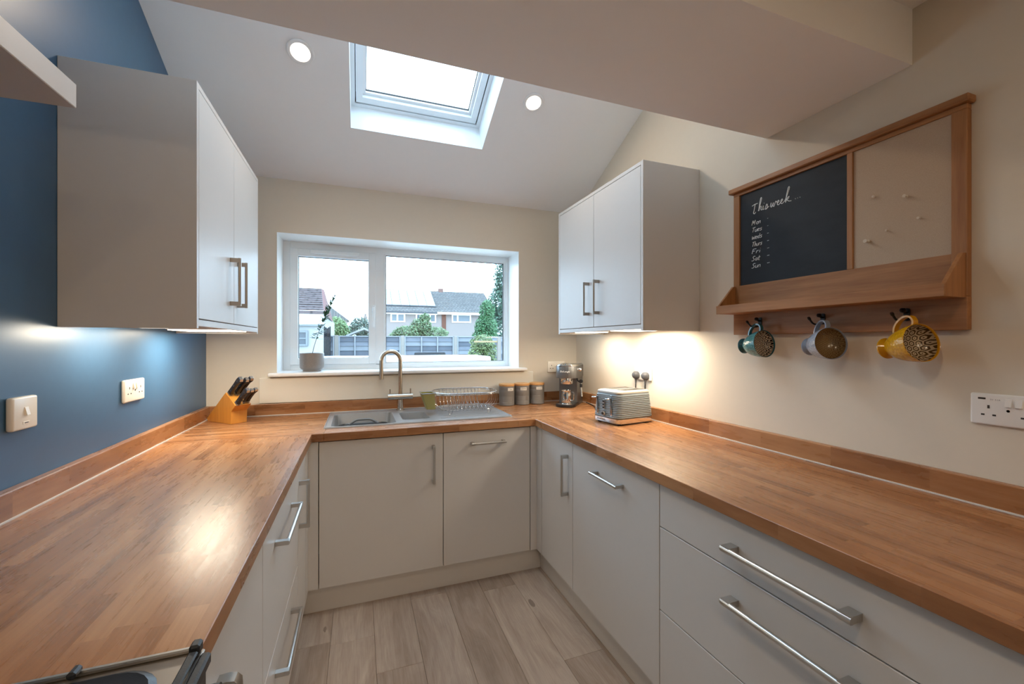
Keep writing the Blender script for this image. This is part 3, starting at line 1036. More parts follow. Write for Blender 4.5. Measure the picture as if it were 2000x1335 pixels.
# ------------------------------------------------------------------ knife block and knives
rz = math.atan2(-.728, .685)
KB = Vector((-.662, 2.684, T + .0005))
kb = thing('knife_block', 'golden wooden knife block in the left corner of the worktop', 'knife block', KB, rz)
prof = [(-.234, .015), (-.222, 0), (0, 0), (.003, .070), (.041, .106), (-.051, .172)]
m = MB(); m.prism(prof, 0, .087, 'xz', .0015); m.build('block', M['block'], kb, local=True)
for n_, s_ in ((.016, .14), (.046, .18), (.070, .16), (.013, .90), (.049, .82), (.072, .80)):
    p = Vector((-.051, n_, .172)).lerp(Vector((.041, n_, .106)), s_)
    ux = Vector((.812, 0, -.583)); 
    m = MB(); m.prism([(-.016, -.0018), (.016, -.0018), (.016, .0018), (-.016, .0018)], 0, .0008, 'xy')
    Mx = Matrix(((.812, 0, .583, p.x), (0, 1, 0, p.y), (-.583, 0, .812, p.z), (0, 0, 0, 1)))
    m.bm.transform(Mx); m.build('slot', M['gap'], kb, local=True)
R_kb = Matrix.Rotation(rz, 3, 'Z')
kd = Vector((.74, 0, .672)).normalized()
kdn = Vector((-kd.z, 0, kd.x))
hblack = plain('black_riveted_handle', rgb('262223'), 0.35, var=.15)
def knife(label, n_, s_, L, w, lift=.006):
    p = Vector((-.051, n_, .172)).lerp(Vector((.041, n_, .106)), s_)
    loc = KB + R_kb @ p
    t = thing('kitchen_knife', label, 'knife', loc, rz, group='black handled knives in the block')
    Mx = Matrix(((kdn.x, 0, kd.x, 0), (0, 1, 0, 0), (kdn.z, 0, kd.z, 0), (0, 0, 0, 1)))
    m = MB()
    b0 = lift
    pr = [(-w * .62, b0), (w * .50, b0), (w * .46, b0 + L * .2), (w * .42, b0 + L * .55), (w * .5, b0 + L * .85), (w * .3, b0 + L), (-w * .5, b0 + L), (-w * .8, b0 + L * .9), (-w * .45, b0 + L * .7), (-w * .38, b0 + L * .4), (-w * .45, b0 + L * .15)]
    m.prism(pr, -.0085, .0085, 'xz', .0022); m.bm.transform(Mx); m.build('handle', hblack, t, smooth=True, local=True)
    m = MB(); m.prism([(-w * .55, .0015), (w * .45, .0015), (w * .5, b0 + .006), (-w * .6, b0 + .006)], -.0088, .0088, 'xz', .001); m.bm.transform(Mx); m.build('bolster', M['steel'], t, local=True)
    m = MB(); m.prism([(w * .28, b0 + L - .001), (w * .28, b0 + L + .003), (-w * .5, b0 + L + .003), (-w * .76, b0 + L * .93)], -.0084, .0084, 'xz', .0005); m.bm.transform(Mx); m.build('end_cap', M['chrome'], t, local=True)
    for q in (.2, .5, .8):
        m = MB(); m.cyl((0, -.0092, b0 + L * q), (0, .0092, b0 + L * q), .0028, 10); m.bm.transform(Mx); m.build('rivet', M['chrome'], t, smooth=True, local=True)
knife('large knife in the upper row of the block, leftmost', .014, .14, .134, .027)
knife('knife in the upper row of the block, middle one', .046, .18, .130, .025)
knife('knife in the upper row of the block, rightmost behind the others', .072, .14, .134, .023)
knife('lowest front knife in the block, standing at the left edge of the lower row', .013, .90, .124, .025)
knife('smaller knife in the lower row of the block, middle one', .049, .82, .106, .019)
knife('smaller knife in the lower row of the block, far right', .072, .80, .108, .019)

# ------------------------------------------------------------------ storage tins
ribs = [(0, .0005), (.052, .0005), (.0555, .004), (.0555, .008)]
for k in range(6):
    z = .03 + k * .007
    ribs += [(.0555, z), (.0548, z + .002), (.0555, z + .004)]
ribs += [(.0555, .1)]
for k in range(2):
    z = .108 + k * .007
    ribs += [(.0555, z), (.0546, z + .002), (.0555, z + .004)]
ribs += [(.0555, .136), (.0545, .139), (0, .139)]
papr = plain('pale_label_plate', rgb('d9d4cc'), 0.5)
ink = plain('dark_label_ink', rgb('4b4743'), 0.6)
for lab, txt, x, y, ang in (('grey storage tin with bamboo lid next to the dish drainer', 'TEA', .9995, 2.84, 283),
                            ('grey storage tin with bamboo lid in the middle of the three tins', 'COFFEE', 1.120, 2.847, 262),
                            ('grey storage tin with bamboo lid next to the coffee machine', 'SUGAR', 1.241, 2.853, 268)):
    t = thing('storage_tin', lab, 'canister', (x, y, T), math.radians(ang - 270), group='grey storage tins with wooden lids')
    m = MB(); m.lathe(ribs, 40); m.build('body', M['canister'], t, smooth=True, local=True)
    m = MB(); m.lathe([(0, .1395), (.0565, .1395), (.0575, .142), (.0575, .153), (.0565, .155), (0, .155)], 40); m.build('lid', M['bamboo'], t, smooth=True, local=True)
    m = MB()
    vs = []; fs = []
    for k in range(7):
        a = math.radians(270 - 24 + 8 * k)
        for z in (.108, .128):
            for r_ in (.0557, .0568):
                vs.append((r_ * math.cos(a), r_ * math.sin(a), z))
    for k in range(6):
        a, b = 4 * k, 4 * k + 4
        fs += [(a + 1, b + 1, b + 3, a + 3), (a, b, b + 1, a + 1), (a + 2, a + 3, b + 3, b + 2), (a, a + 2, b + 2, b)]
    m.faces(vs, fs); lp = m.build('label_plate', papr, t, local=True)
    text_mesh(txt, .011, ink, lp, 'lettering', Matrix(((1, 0, 0, 0), (0, 0, -1, -.0571), (0, 1, 0, .118), (0, 0, 0, 1))), .0002, local=True)

# ------------------------------------------------------------------ coffee machine and milk jug
cm = thing('coffee_machine', 'slim dark grey coffee machine with steel group head in the right corner', 'coffee machine', (1.431, 2.706, T), math.radians(-40))
cgrey = brushed('dark_metallic_grey', rgb('7c7d7e'), 0.36, 0.8)
def rfront(w, y0, y1, r, seg=10):
    """outline with a rounded front edge (towards -y)"""
    pts = [(w, y1), (-w, y1)]
    for k in range(seg + 1):
        a = PI + PI * k / seg
        pts.append((w * math.cos(a), y0 + r + r * math.sin(a)))
    return pts
m = MB(); m.prism(rfront(.070, -.165, .02, .06), .0015, .022, 'xy', .003); m.build('drip_tray', M['black'], cm, smooth=True, local=True)
m = MB(); m.prism(rfront(.060, -.152, -.03, .05), .0222, .0255, 'xy'); m.build('tray_grid', M['chrome'], cm, local=True)
m = MB(); m.prism([(-.066, -.02), (.066, -.02), (.070, .165), (-.070, .165)], .0225, .2, 'xy', .002); m.box(-.07, .07, .021, .165, .001, .0225); m.build('column', cgrey, cm, local=True)
m = MB(); m.prism(rfront(.0755, -.125, .165, .05), .2005, .283, 'xy', .002); m.build('head', cgrey, cm, smooth=True, local=True)
m = MB(); m.prism(rfront(.0755, -.125, .165, .05), .2835, .289, 'xy', .0015); m.build('top_trim', M['chrome'], cm, smooth=True, local=True)
m = MB(); m.prism(rfront(.068, -.115, .155, .045), .289, .296, 'xy', .002); m.build('cup_warmer', M['steel'], cm, smooth=True, local=True)
for x in (-.03, 0, .03):
    m = MB(); m.lathe([(0, 0), (.009, 0), (.009, .004), (.007, .006), (0, .006)], 16, Matrix.Translation((x, -.09, .296))); m.build('button', M['chrome'], cm, smooth=True, local=True)
m = MB(); m.lathe([(0, .158), (.041, .158), (.043, .162), (.043, .192), (.048, .196), (.048, .2), (0, .2)], 30, Matrix.Translation((0, -.066, 0))); m.build('group_head', M['chrome'], cm, smooth=True, local=True)
m = MB(); m.lathe([(0, 0), (.014, 0), (.014, .012), (.010, .02), (0, .02)], 18, Matrix.Translation((.0757, -.02, .258)) @ Matrix.Rotation(PI / 2, 4, 'Y')); m.build('steam_knob', M['chrome'], cm, smooth=True, local=True)
m = MB(); m.tube(smooth_path([(.066, -.03, .196), (.078, -.055, .180), (.098, -.075, .176)], 4), .006, 8); m.lathe([(0, -.012), (.013, -.012), (.015, 0), (.013, .012), (0, .012)], 16, Matrix.Translation((.103, -.078, .180)) @ Matrix.Rotation(PI / 2, 4, 'X')); m.build('wand_joint', M['black'], cm, smooth=True, local=True)
m = MB(); m.tube([(.104, -.078, .168), (.106, -.082, .130), (.112, -.090, .075)], .006, 10); m.build('steam_wand', M['steel'], cm, smooth=True, local=True)
m = MB(); m.lathe([(.006, -.012), (.0095, -.012), (.0095, .012), (.006, .012)], 14, Matrix.Translation((.1045, -.079, .150))); m.build('wand_grip', M['black'], cm, smooth=True, local=True)
text_mesh("De'Longhi", .017, M['white'], cm, 'lettering', Matrix(((1, 0, 0, 0), (0, 0, -1, -.1256), (0, 1, 0, .247), (0, 0, 0, 1))), .0006, local=True)
mj = thing('milk_jug', 'small stainless steel milk jug on the coffee machine drip tray', 'jug', tuple(Vector((1.431, 2.706, T)) + Matrix.Rotation(math.radians(-40), 3, 'Z') @ Vector((0, -.088, .026))), math.radians(-50))
m = MB(); m.lathe([(0, .0005), (.033, .0005), (.036, .004), (.036, .06), (.033, .078), (.035, .088), (.0336, .088), (.0318, .078), (.0345, .06), (.0345, .006), (0, .005)], 36); m.build('body', M['chrome'], mj, smooth=True, local=True)
m = MB(); m.tube(smooth_path([(.034, 0, .076), (.05, 0, .078), (.057, 0, .066), (.056, 0, .035), (.050, 0, .022), (.036, 0, .02)], 5), .0035, 8); m.build('handle', M['chrome'], mj, smooth=True, local=True)

# ------------------------------------------------------------------ toaster
ts = thing('toaster', 'blue grey four slice toaster with ribbed sides and chrome base', 'toaster', (1.421, 2.028, T), math.radians(9))
tgrey = plain('blue_grey_gloss_shell', rgb('8d9aa0'), 0.34, var=.02)
tcream = plain('warm_grey_top_plate', rgb('b9b4aa'), 0.3, var=.02)
hx, hy = .136, .106
m = MB()
loops = []
def trr(ins, z): return [(a, b, z) for a, b in rr_loop(-hx + ins, hx - ins, -hy + ins, hy - ins, .032, 5)]
N = 13
for k in range(N):
    z = .036 + k * (.126 / N)
    tp = .010 * (k / N)
    loops += [trr(.0032 + tp, z), trr(.0008 + tp, z + .0022), trr(.0 + tp, z + .005), trr(.0008 + tp, z + .0078)]
loops += [trr(.012, .164), trr(.011, .170)]
loft(m, loops, True, True)
m.build('ribbed_shell', tgrey, ts, smooth=True, local=True)
m = MB(); loft(m, [trr(.0015, .009), trr(0, .012), trr(0, .033), trr(.003, .0355)], True, True); m.build('chrome_base', M['chrome'], ts, smooth=True, local=True)
m = MB(); loft(m, [trr(.011, .1702), trr(.0105, .174), trr(.013, .180), trr(.022, .184)], True, True); m.build('top_plate', tcream, ts, smooth=True, local=True)
for y in (.070, .032, -.022, -.060):
    m = MB(); m.box(-.066, .100, y - .0145, y + .0145, .1841, .1856, .0004); fr_ = m.build('slot_trim', M['steel'], ts, local=True)
    m = MB(); m.box(-.062, .096, y - .011, y + .011, .1857, .1860); m.build('slot', M['black'], fr_, local=True)
for y in (.062, -.048):
    m = MB(); m.box(-.1375, -.134, y - .0065, y + .0065, .047, .160, .002); tr_ = m.build('lever_track', M['chrome'], ts, local=True)
    m = MB(); m.box(-.1382, -.1376, y - .002, y + .002, .052, .155); m.build('lever_slot', M['gap'], tr_, local=True)
    m = MB(); m.box(-.166, -.138, y - .004, y + .020, .137, .146, .003); m.build('lever', M['chrome'], ts, smooth=True, local=True)
m = MB(); m.box(-.1372, -.134, .003, .019, .078, .132, .003); bp_ = m.build('button_panel', M['steel'], ts, local=True)
for k in range(3):
    m = MB(); m.lathe([(0, 0), (.0055, 0), (.0055, .003), (0, .003)], 14, Matrix.Translation((-.1372, .011, .122 - k * .017)) @ Matrix.Rotation(-PI / 2, 4, 'Y')); m.build('button', M['black'], bp_, smooth=True, local=True)
m = MB(); m.lathe([(0, 0), (.013, 0), (.013, .007), (.010, .012), (0, .012)], 22, Matrix.Translation((-.1345, .007, .056)) @ Matrix.Rotation(-PI / 2, 4, 'Y')); dl = m.build('browning_dial', M['chrome'], ts, smooth=True, local=True)
m = MB(); m.lathe([(0, 0), (.008, 0), (.008, .002), (0, .002)], 18, Matrix.Translation((-.1467, .007, .056)) @ Matrix.Rotation(-PI / 2, 4, 'Y')); m.build('dial_face', M['black'], dl, local=True)
for x in (-.105, .105):
    for y in (-.078, .078):
        m = MB(); m.cyl((x, y, .0004), (x, y, .009), .011, 12); m.build('foot', M['black'], ts, smooth=True, local=True)
text_mesh('Russell Hobbs', .012, M['gap'], ts, 'lettering', Matrix(((0, 0, -1, -.1362), (-1, 0, 0, .03), (0, 1, 0, .022), (0, 0, 0, 1))), .0002, local=True)

# ------------------------------------------------------------------ sockets, switch, plugs
def wm(side, p):
    a = {'L': ((0, 1, 0), (0, 0, 1), (1, 0, 0)), 'R': ((0, -1, 0), (0, 0, 1), (-1, 0, 0)), 'B': ((1, 0, 0), (0, 0, 1), (0, -1, 0))}[side]
    m4 = Matrix.Identity(4)
    for c in range(3):
        for r in range(3):
            m4[r][c] = a[c][r]
    return m4
def plate(name, label, cat, side, p, w, h, dep, mat, bev=.004):
    t = thing(name, label, cat, p)
    m4 = wm(side, p)
    m = MB(); m.box(-w / 2, w / 2, -h / 2, h / 2, .0004, dep, bev, 3, m4); m.build('plate', mat, t, smooth=True, local=True)
    return t, m4
def pinholes(t, m4, cx, cy, dep):
    for x, y, w, h in ((cx, cy + .011, .0045, .009), (cx - .011, cy - .011, .007, .0045), (cx + .011, cy - .011, .007, .0045)):
        m = MB(); m.box(x - w / 2, x + w / 2, y - h / 2, y + h / 2, dep - .0002, dep + .0004, 0, 1, m4); m.build('pin_hole', M['gap'], t, local=True)
def rocker(t, m4, x, y, dep, mat):
    m = MB()
    m.faces([(x - .006, y - .011, dep), (x + .006, y - .011, dep), (x + .006, y + .011, dep), (x - .006, y + .011, dep), (x - .006, y - .010, dep + .006), (x + .006, y - .010, dep + .006), (x + .006, y + .010, dep + .0015), (x - .006, y + .010, dep + .0015)],
            [(0, 1, 2, 3), (4, 5, 6, 7), (0, 1, 5, 4), (1, 2, 6, 5), (2, 3, 7, 6), (3, 0, 4, 7)], m4)
    m.build('rocker', mat, t, local=True)
def screw(t, m4, x, y, dep):
    m = MB(); m.lathe([(0, dep - .0003), (.0034, dep - .0003), (.0034, dep + .0003), (0, dep + .0003)], 12); m.bm.transform(m4); m.build('screw', M['nickel'], t, local=True)

t, m4 = plate('fused_switch', 'square white fused switch plate on the blue wall near the left edge', 'switch', 'L', (XL, 1.497, 1.171), .090, .088, .017, M['socketwarm'], .006)
rocker(t, m4, 0, .005, .017, M['socketwarm'])
screw(t, m4, -.031, 0, .017); screw(t, m4, .031, 0, .017)
m = MB(); m.box(-.012, .012, -.030, -.022, .0168, .0178, .0004, 1, m4); m.build('fuse_cover', M['socketwarm'], t, local=True)
m = MB(); m.box(-.007, .007, -.027, -.025, .0178, .0181, 0, 1, m4); m.build('fuse_slot', M['gap'], t, local=True)
t, m4 = plate('double_socket', 'white double socket on the blue wall below the left wall cabinet', 'socket', 'L', (XL, 2.087, 1.170), .160, .088, .013, M['socketwarm'], .006)
for cx in (-.044, .044):
    pinholes(t, m4, cx, .0, .013)
for x in (-.012, .012): rocker(t, m4, x, .018, .013, M['socketwarm'])
screw(t, m4, -.066, 0, .013); screw(t, m4, .066, 0, .013)
t, m4 = plate('double_socket', 'double socket behind the coffee machine on the back wall', 'socket', 'B', (1.448, YB, 1.172), .146, .086, .010, M['socketwarm'], .004)
for cx in (-.04, .04): pinholes(t, m4, cx, 0, .010)
for x in (-.012, .012): rocker(t, m4, x, .018, .010, M['socketwarm'])
screw(t, m4, -.06, 0, .01); screw(t, m4, .06, 0, .01)
t, m4 = plate('usb_socket', 'white double socket with charging ports on the cream wall at the right edge', 'socket', 'R', (XR, .588, 1.176), .148, .086, .010, M['socket'], .005)
for cx in (-.037, .037): pinholes(t, m4, cx, -.004, .010)
for x in (.002, .021): rocker(t, m4, x - .001, .021, .010, M['socket'])
screw(t, m4, -.060, 0, .01); screw(t, m4, .060, 0, .01)
for x in (-.050,):
    m = MB(); m.box(x - .0075, x + .0075, .0265, .0315, .0098, .0104, 0, 1, m4); m.build('usb_port', M['gap'], t, local=True)
text_mesh('5V  2.1A', .0055, plain('grey_print', rgb('8c8c90'), .6), t, 'lettering', m4 @ Matrix.Translation((-.024, .027, .0102)), .0001, local=True)
t, m4 = plate('double_socket', 'double socket holding two dark plugs on the cream wall behind the toaster', 'socket', 'R', (XR, 2.112, 1.176), .156, .088, .010, M['socket'], .004)
for x in (-.012, .012): rocker(t, m4, x, .026, .010, M['socket'])
screw(t, m4, -.064, 0, .01); screw(t, m4, .064, 0, .01)
def plug(label, y, path):
    t = thing('plug', label, 'plug', (XR - .0105, y, 1.160), group='dark plugs behind the toaster')
    m = MB(); m.lathe([(0, .0003), (.022, .0003), (.0245, .004), (.0235, .020), (.017, .030), (.008, .034), (0, .0345)], 26); m.bm.transform(wm('R', None)); m.build('body', M['plug'], t, smooth=True, local=True)
    m = MB(); m.tube([(-.012, 0, -.020), (-.012, 0, -.034), (-.013, 0, -.048)], [.010, .0065, .0048], 12); m.build('cable_sleeve', M['plug'], t, smooth=True, local=True)
    m = MB(); m.tube(smooth_path(path, 5), .0034, 8); m.build('cable', M['black'], t, smooth=True)
plug('dark plug in the socket behind the toaster, the one nearer the window', 2.160, [(XR - .0235, 2.160, 1.112), (XR - .026, 2.163, 1.05), (XR - .042, 2.18, .96), (XR - .055, 2.22, .918), (XR - .09, 2.34, .914), (XR - .13, 2.44, .914), (XR - .085, 2.54, .914), (XR - .06, 2.62, .914), (XR - .058, 2.70, .920)])
plug('dark plug in the socket behind the toaster, the one nearer the viewer', 2.070, [(XR - .0235, 2.070, 1.112), (XR - .026, 2.071, 1.05), (XR - .036, 2.075, .98), (XR - .046, 2.08, .95)])

# ------------------------------------------------------------------ memo board, pins, mugs
mbd = thing('memo_board', 'large wooden memo board with chalkboard, linen pin panel, tray and hooks on the cream wall', 'memo board', (XR, .662, 1.394))
W0, W1 = XR - .024, XR - .0006
def bx(name, mat, x0, x1, y0, y1, z0, z1, bev=.0012, par=None):
    return MB().box(x0, x1, y0, y1, z0, z1, bev).build(name, mat, par or mbd)
bx('top_rail', M['board_wood'], W0, W1, .662, 1.442, 2.020, 2.0345)
bx('top_cap', M['board_wood'], W0 - .016, W1, .652, 1.458, 2.0347, 2.056, .003)
bx('stile', M['board_wood_v'], W0, W1, 1.412, 1.442, 1.4902, 2.0198)
bx('stile', M['board_wood_v'], W0, W1, .662, .696, 1.4902, 2.0198)
bx('stile', M['board_wood_v'], W0, W1, .9525, .971, 1.6145, 2.0198)
bx('chalkboard', M['chalk'], W0 + .008, W1, .9712, 1.4118, 1.6145, 2.0198, 0)
bx('pin_panel', M['linen'], W0 + .006, W1, .6962, .9523, 1.6145, 2.0198, 0)
bx('back_panel', M['board_wood'], W0 + .001, W1, .6962, 1.4118, 1.490, 1.6143, 0)
bx('hook_rail', M['board_wood'], W0 + .0, W1, .662, 1.442, 1.395, 1.4898, .001)
# tray
TX = 1.500
bx('tray_floor', M['board_wood'], TX + .008, W0 - .0004, .676, 1.430, 1.486, 1.4935)
bx('tray_front', M['board_wood'], TX, TX + .0078, .664, 1.440, 1.4855, 1.5215)
for y0, y1 in ((.664, .6755), (1.4305, 1.440)):
    m = MB(); m.prism([(TX + .008, 1.486), (W0 - .0004, 1.486), (W0 - .0004, 1.612), (W0 - .014, 1.612), (TX + .008, 1.5213)], y0, y1, 'xz', .0008); m.build('tray_side', M['board_wood_v'], mbd)
hookm = plain('black_hook_metal', rgb('24211f'), 0.4, 0.6)
for y in (1.307, 1.050, .799):
    m = MB()
    m.rbox(-.008, .008, -.020, .020, 0, .0025, .006, 4)
    Mx = wm('R', None); m.bm.transform(Matrix.Translation((W0, y, 1.446)) @ Mx)
    hk = m.build('hook', hookm, mbd, smooth=True)
    m = MB(); m.tube(smooth_path([(W0 - .002, y, 1.437), (W0 - .016, y, 1.428), (W0 - .038, y, 1.4255), (W0 - .056, y, 1.430), (W0 - .072, y, 1.4435)], 5), .0032, 8)
    m.tube([(W0 - .069, y, 1.4405), (W0 - .074, y, 1.4455), (W0 - .078, y, 1.450)], [.0034, .0052, .0042], 10)
    m.build('long_arm', hookm, hk, smooth=True)
    m = MB(); m.tube(smooth_path([(W0 - .002, y, 1.452), (W0 - .014, y, 1.453), (W0 - .020, y, 1.457)], 4), .0035, 8)
    m.lathe([(0, -.008), (.006, -.006), (.0085, 0), (.006, .006), (0, .008)], 14, Matrix.Translation((W0 - .022, y, 1.459)))
    m.build('short_arm', hookm, hk, smooth=True)
# chalk writing: x to the right along the wall is -y
CX = W0 + .008 - .0006
def chalk(name, strokes, y0, z0, sx, sz, r, sm=True, slant=0.0):
    m = MB()
    for s_ in strokes:
        if len(s_) == 1:
            a = s_[0]
            s_ = [a, (a[0] + .02 / max(sx, 1e-6) * .06, a[1])]
            p = [(CX, y0 - (x * sx + slant * z * sz), z0 + z * sz) for x, z in s_]
        else:
            p = [(CX, y0 - (x * sx + slant * z * sz), z0 + z * sz) for x, z in s_]
            if sm and len(p) > 2: p = smooth_path(p, 4)
        m.tube(p, r, 5)
    return m.build(name, M['chalkwhite'], mbd)
E1 = [(.114, .008), (.122, .013), (.121, .019), (.116, .015), (.1155, .004), (.121, .001), (.129, .007)]
title = [[(-.002, .032), (.010, .036), (.025, .036)], [(.013, .036), (.009, .015), (.005, .0), (.010, -.004), (.016, .002)],
         [(.028, .002), (.038, .030), (.044, .052), (.040, .054), (.035, .032), (.030, .002), (.036, .017), (.042, .018), (.041, .004), (.047, .003)],
         [(.052, .018), (.050, .003), (.056, .003)], [(.055, .027), (.0565, .028)],
         [(.060, .004), (.068, .020), (.071, .010), (.067, .0), (.060, .001), (.070, .003), (.078, .008)],
         [(.088, .019), (.086, .005), (.090, .001), (.098, .017), (.096, .004), (.101, .001), (.108, .019), (.114, .012)],
         E1, [(x + .0155, z) for x, z in E1],
         [(.146, .006), (.158, .030), (.167, .055), (.162, .057), (.155, .030), (.150, .0), (.156, .015), (.165, .021), (.161, .012), (.155, .011), (.164, .002), (.174, .0)],
         [(.190, .002), (.192, .003)], [(.199, .002), (.201, .003)], [(.208, .002), (.210, .003)]]
chalk('chalk_title', title, 1.350, 1.923, 1.0, 1.0, .0017)
GL = {
 'M': [[(0, 0), (.15, 1), (.45, .35), (.8, 1), (.85, 0)]], 'o': [[(.4, .55), (.1, .4), (.15, .05), (.5, .0), (.6, .35), (.35, .55)]],
 'n': [[(.05, .55), (.05, 0)], [(.05, .35), (.35, .55), (.5, .4), (.5, 0)]], 'T': [[(0, .95), (.8, 1)], [(.4, .97), (.3, 0)]],
 'u': [[(.05, .55), (.05, .1), (.3, .0), (.5, .2), (.5, .55)], [(.5, .3), (.55, 0)]], 'e': [[(.05, .3), (.5, .35), (.4, .55), (.1, .45), (.1, .05), (.5, .05)]],
 's': [[(.5, .55), (.15, .5), (.2, .32), (.45, .25), (.4, .02), (.05, .02)]], 'W': [[(0, .7), (.15, 0), (.4, .5), (.65, 0), (.85, .7)]],
 'd': [[(.45, .5), (.1, .45), (.1, .05), (.45, .1)], [(.5, 1), (.48, 0)]], 'h': [[(.1, 1), (.05, 0)], [(.06, .35), (.35, .55), (.45, .35), (.45, 0)]],
 'r': [[(.1, .55), (.05, 0)], [(.06, .3), (.25, .52), (.4, .5)]], 'F': [[(.1, 1), (.05, 0)], [(.1, 1), (.65, 1)], [(.08, .55), (.5, .55)]],
 'i': [[(.15, .55), (.15, 0)], [(.17, .85), (.19, .88)]], 'S': [[(.65, .95), (.3, 1), (.15, .75), (.4, .5), (.5, .2), (.25, 0), (-.05, .05)]],
 'a': [[(.5, .5), (.15, .5), (.05, .15), (.3, 0), (.5, .3)], [(.52, .55), (.55, 0)]], 't': [[(.2, .95), (.18, .05), (.4, 0)], [(0, .6), (.45, .62)]]}
ADV = {'M': 1.25, 'T': .85, 'W': 1.0, 'F': .75, 'S': .8, 'i': .35, 'r': .5}
for k, wd in enumerate(('Mon', 'Tues', 'Weds', 'Thurs', 'Fri', 'Sat', 'Sun')):
    st = []; x = 0
    for ch in wd:
        for s_ in GL[ch]:
            st.append([(x + a, b) for a, b in s_])
        x += ADV.get(ch, .68)
    z = 1.8715 - k * .0312
    tot = .050 if len(wd) > 3 else .043
    chalk('chalk_day', st + [], 1.354, z, tot / x,   .019, .0012, True, .25)
    dl_ = .004 + .0011 * k
    chalk('chalk_dash', [[(0, 0), (1, .05)]], 1.280, z + .010, dl_, .012, .0007 + .00009 * k, False)
# push pins
clear = glass('clear_plastic', (.93, .93, .93), 4.0)
pinm = plain('clear_pin_plastic', rgb('cfc3b4'), 0.1)
for y, z, lab, sc in ((.888, 1.843, 'clear push pin high on the left of the linen panel', .8), (.801, 1.816, 'clear push pin high in the middle of the linen panel', 1.1), (.769, 1.739, 'clear push pin at the right of the linen panel', .8),
                      (.852, 1.722, 'clear push pin low in the middle of the linen panel', .7), (.906, 1.699, 'shiny push pin lowest and leftmost on the linen panel', 1.35)):
    t = thing('push_pin', lab, 'pin', (W0 + .006, y, z), group='push pins on the linen panel')
    m = MB(); m.lathe([(0, .004), (.004 * sc, .004), (.0042 * sc, .0055), (.0022 * sc, .007), (.0020 * sc, .012 * sc), (.0045 * sc, .0145 * sc), (.0045 * sc, .016 * sc), (0, .0165 * sc)], 14)
    m.bm.transform(wm('R', None)); m.build('head', pinm, t, smooth=True, local=True)
    m = MB(); m.cyl((-.0005, 0, 0), (-.0045, 0, 0), .0006, 6); m.build('needle', M['steel'], t, local=True)

def mug(label, cx, cy, cz, ax, glaze, hexm, handle_mat, ht, hook_y, Lm=.105):
    """cx..cz: centre of the mouth, ax: unit direction the mouth looks"""
    ax = Vector(ax).normalized()
    up = (Vector((0, 0, 1)) - ax * ax.z).normalized()
    sd = up.cross(ax)
    t = bpy.data.objects.new('mug', None)
    t.empty_display_size = .05; COL.objects.link(t)
    o = Vector((cx, cy, cz)) - ax * Lm
    R = Matrix((sd, up, ax)).transposed().to_4x4()
    t.matrix_world = Matrix.Translation(o) @ R
    ORG[t.name] = o
    tag(t, label, 'mug', 'mugs hanging on the memo board hooks')
    # local z runs from foot to mouth, local y points up to the handle
    k = Lm / .105
    m = MB(); m.lathe([(r, z * k) for r, z in [(.021, .014), (.026, .019), (.036, .032), (.045, .050), (.051, .070), (.0548, .090), (.0562, .105)]], 44); m.build('body', glaze, t, smooth=True, local=True)
    m = MB(); m.lathe([(r, z * k) for r, z in [(0, .003), (.026, .002), (.030, 0), (.0325, .001), (.0325, .004), (.027, .009), (.0215, .0145), (.021, .0142), (0, .0142)]], 36); m.build('foot', handle_mat, t, smooth=True, local=True)
    m = MB(); m.lathe([(r, z * k) for r, z in [(.0562, .105), (.0556, .1062), (.0545, .105), (.0535, .1)]], 44); m.build('rim', handle_mat, t, smooth=True, local=True)
    m = MB(); m.lathe([(r, z * k) for r, z in [(.0536, .1005), (.0525, .094), (.050, .086), (.044, .077), (.034, .070), (.018, .066), (0, .065)]], 44); m.build('inside', hexm, t, smooth=True, local=True)
    # strap handle
    m = MB()
    P = smooth_path([(0, .0545, .094 * k), (0, .066, .097 * k), (0, .080, .090 * k), (0, .084, .074 * k), (0, .076, .056 * k), (0, .060, .042 * k), (0, .0425, .036 * k)], 6)
    vv, ff = [], []
    for i, p in enumerate(P):
        d = (P[min(i + 1, len(P) - 1)] - P[max(i - 1, 0)]).normalized()
        nn = Vector((0, -d.z, d.y)) * .0028
        for dx in (-.0075, .0075):
            for s_ in (-1, 1):
                vv.append(tuple(p + Vector((dx, 0, 0)) + nn * s_))
    for i in range(len(P) - 1):
        a, b = 4 * i, 4 * i + 4
        ff += [(a, a + 1, b + 1, b), (a + 2, a + 3, b + 3, b + 2), (a, a + 2, b + 2, b), (a + 1, a + 3, b + 3, b + 1)]
    m.faces(vv, ff)
    m.build('handle', handle_mat, t, smooth=True, local=True)
    return t
g_teal = scale_glaze('teal_scale_glaze', rgb('4f8f92'), rgb('2f6a70'))
g_grey = scale_glaze('pale_blue_grey_glaze', rgb('a9b3c0'), rgb('848d9b'))
g_yel = scale_glaze('mustard_scale_glaze', rgb('d9a51a'), rgb('b37e0a'))
h_dark = hex_pattern('dark_hexagon_print', rgb('241a17'), rgb('cdbca6'), .0150)
h_brown = hex_pattern('brown_hexagon_print', rgb('4a3413'), rgb('b8a488'), .0180)
h_pale = hex_pattern('faint_hexagon_print', rgb('6f5738'), rgb('8f7752'), .0135)
mug('teal mug with dark hexagon print inside, hanging on the hook nearest the window', 1.560, 1.2504, 1.355, (-.06, -1, .10), g_teal, h_dark, plain('dark_teal_glaze', rgb('2c5c64'), .15), 0, 1.307)
mug('pale blue grey mug with faint brown print inside, hanging on the middle hook', 1.540, .9805, 1.357, (-.38, -.92, .12), g_grey, h_pale, plain('grey_blue_glaze', rgb('8d97a5'), .15), 0, 1.05, .110)
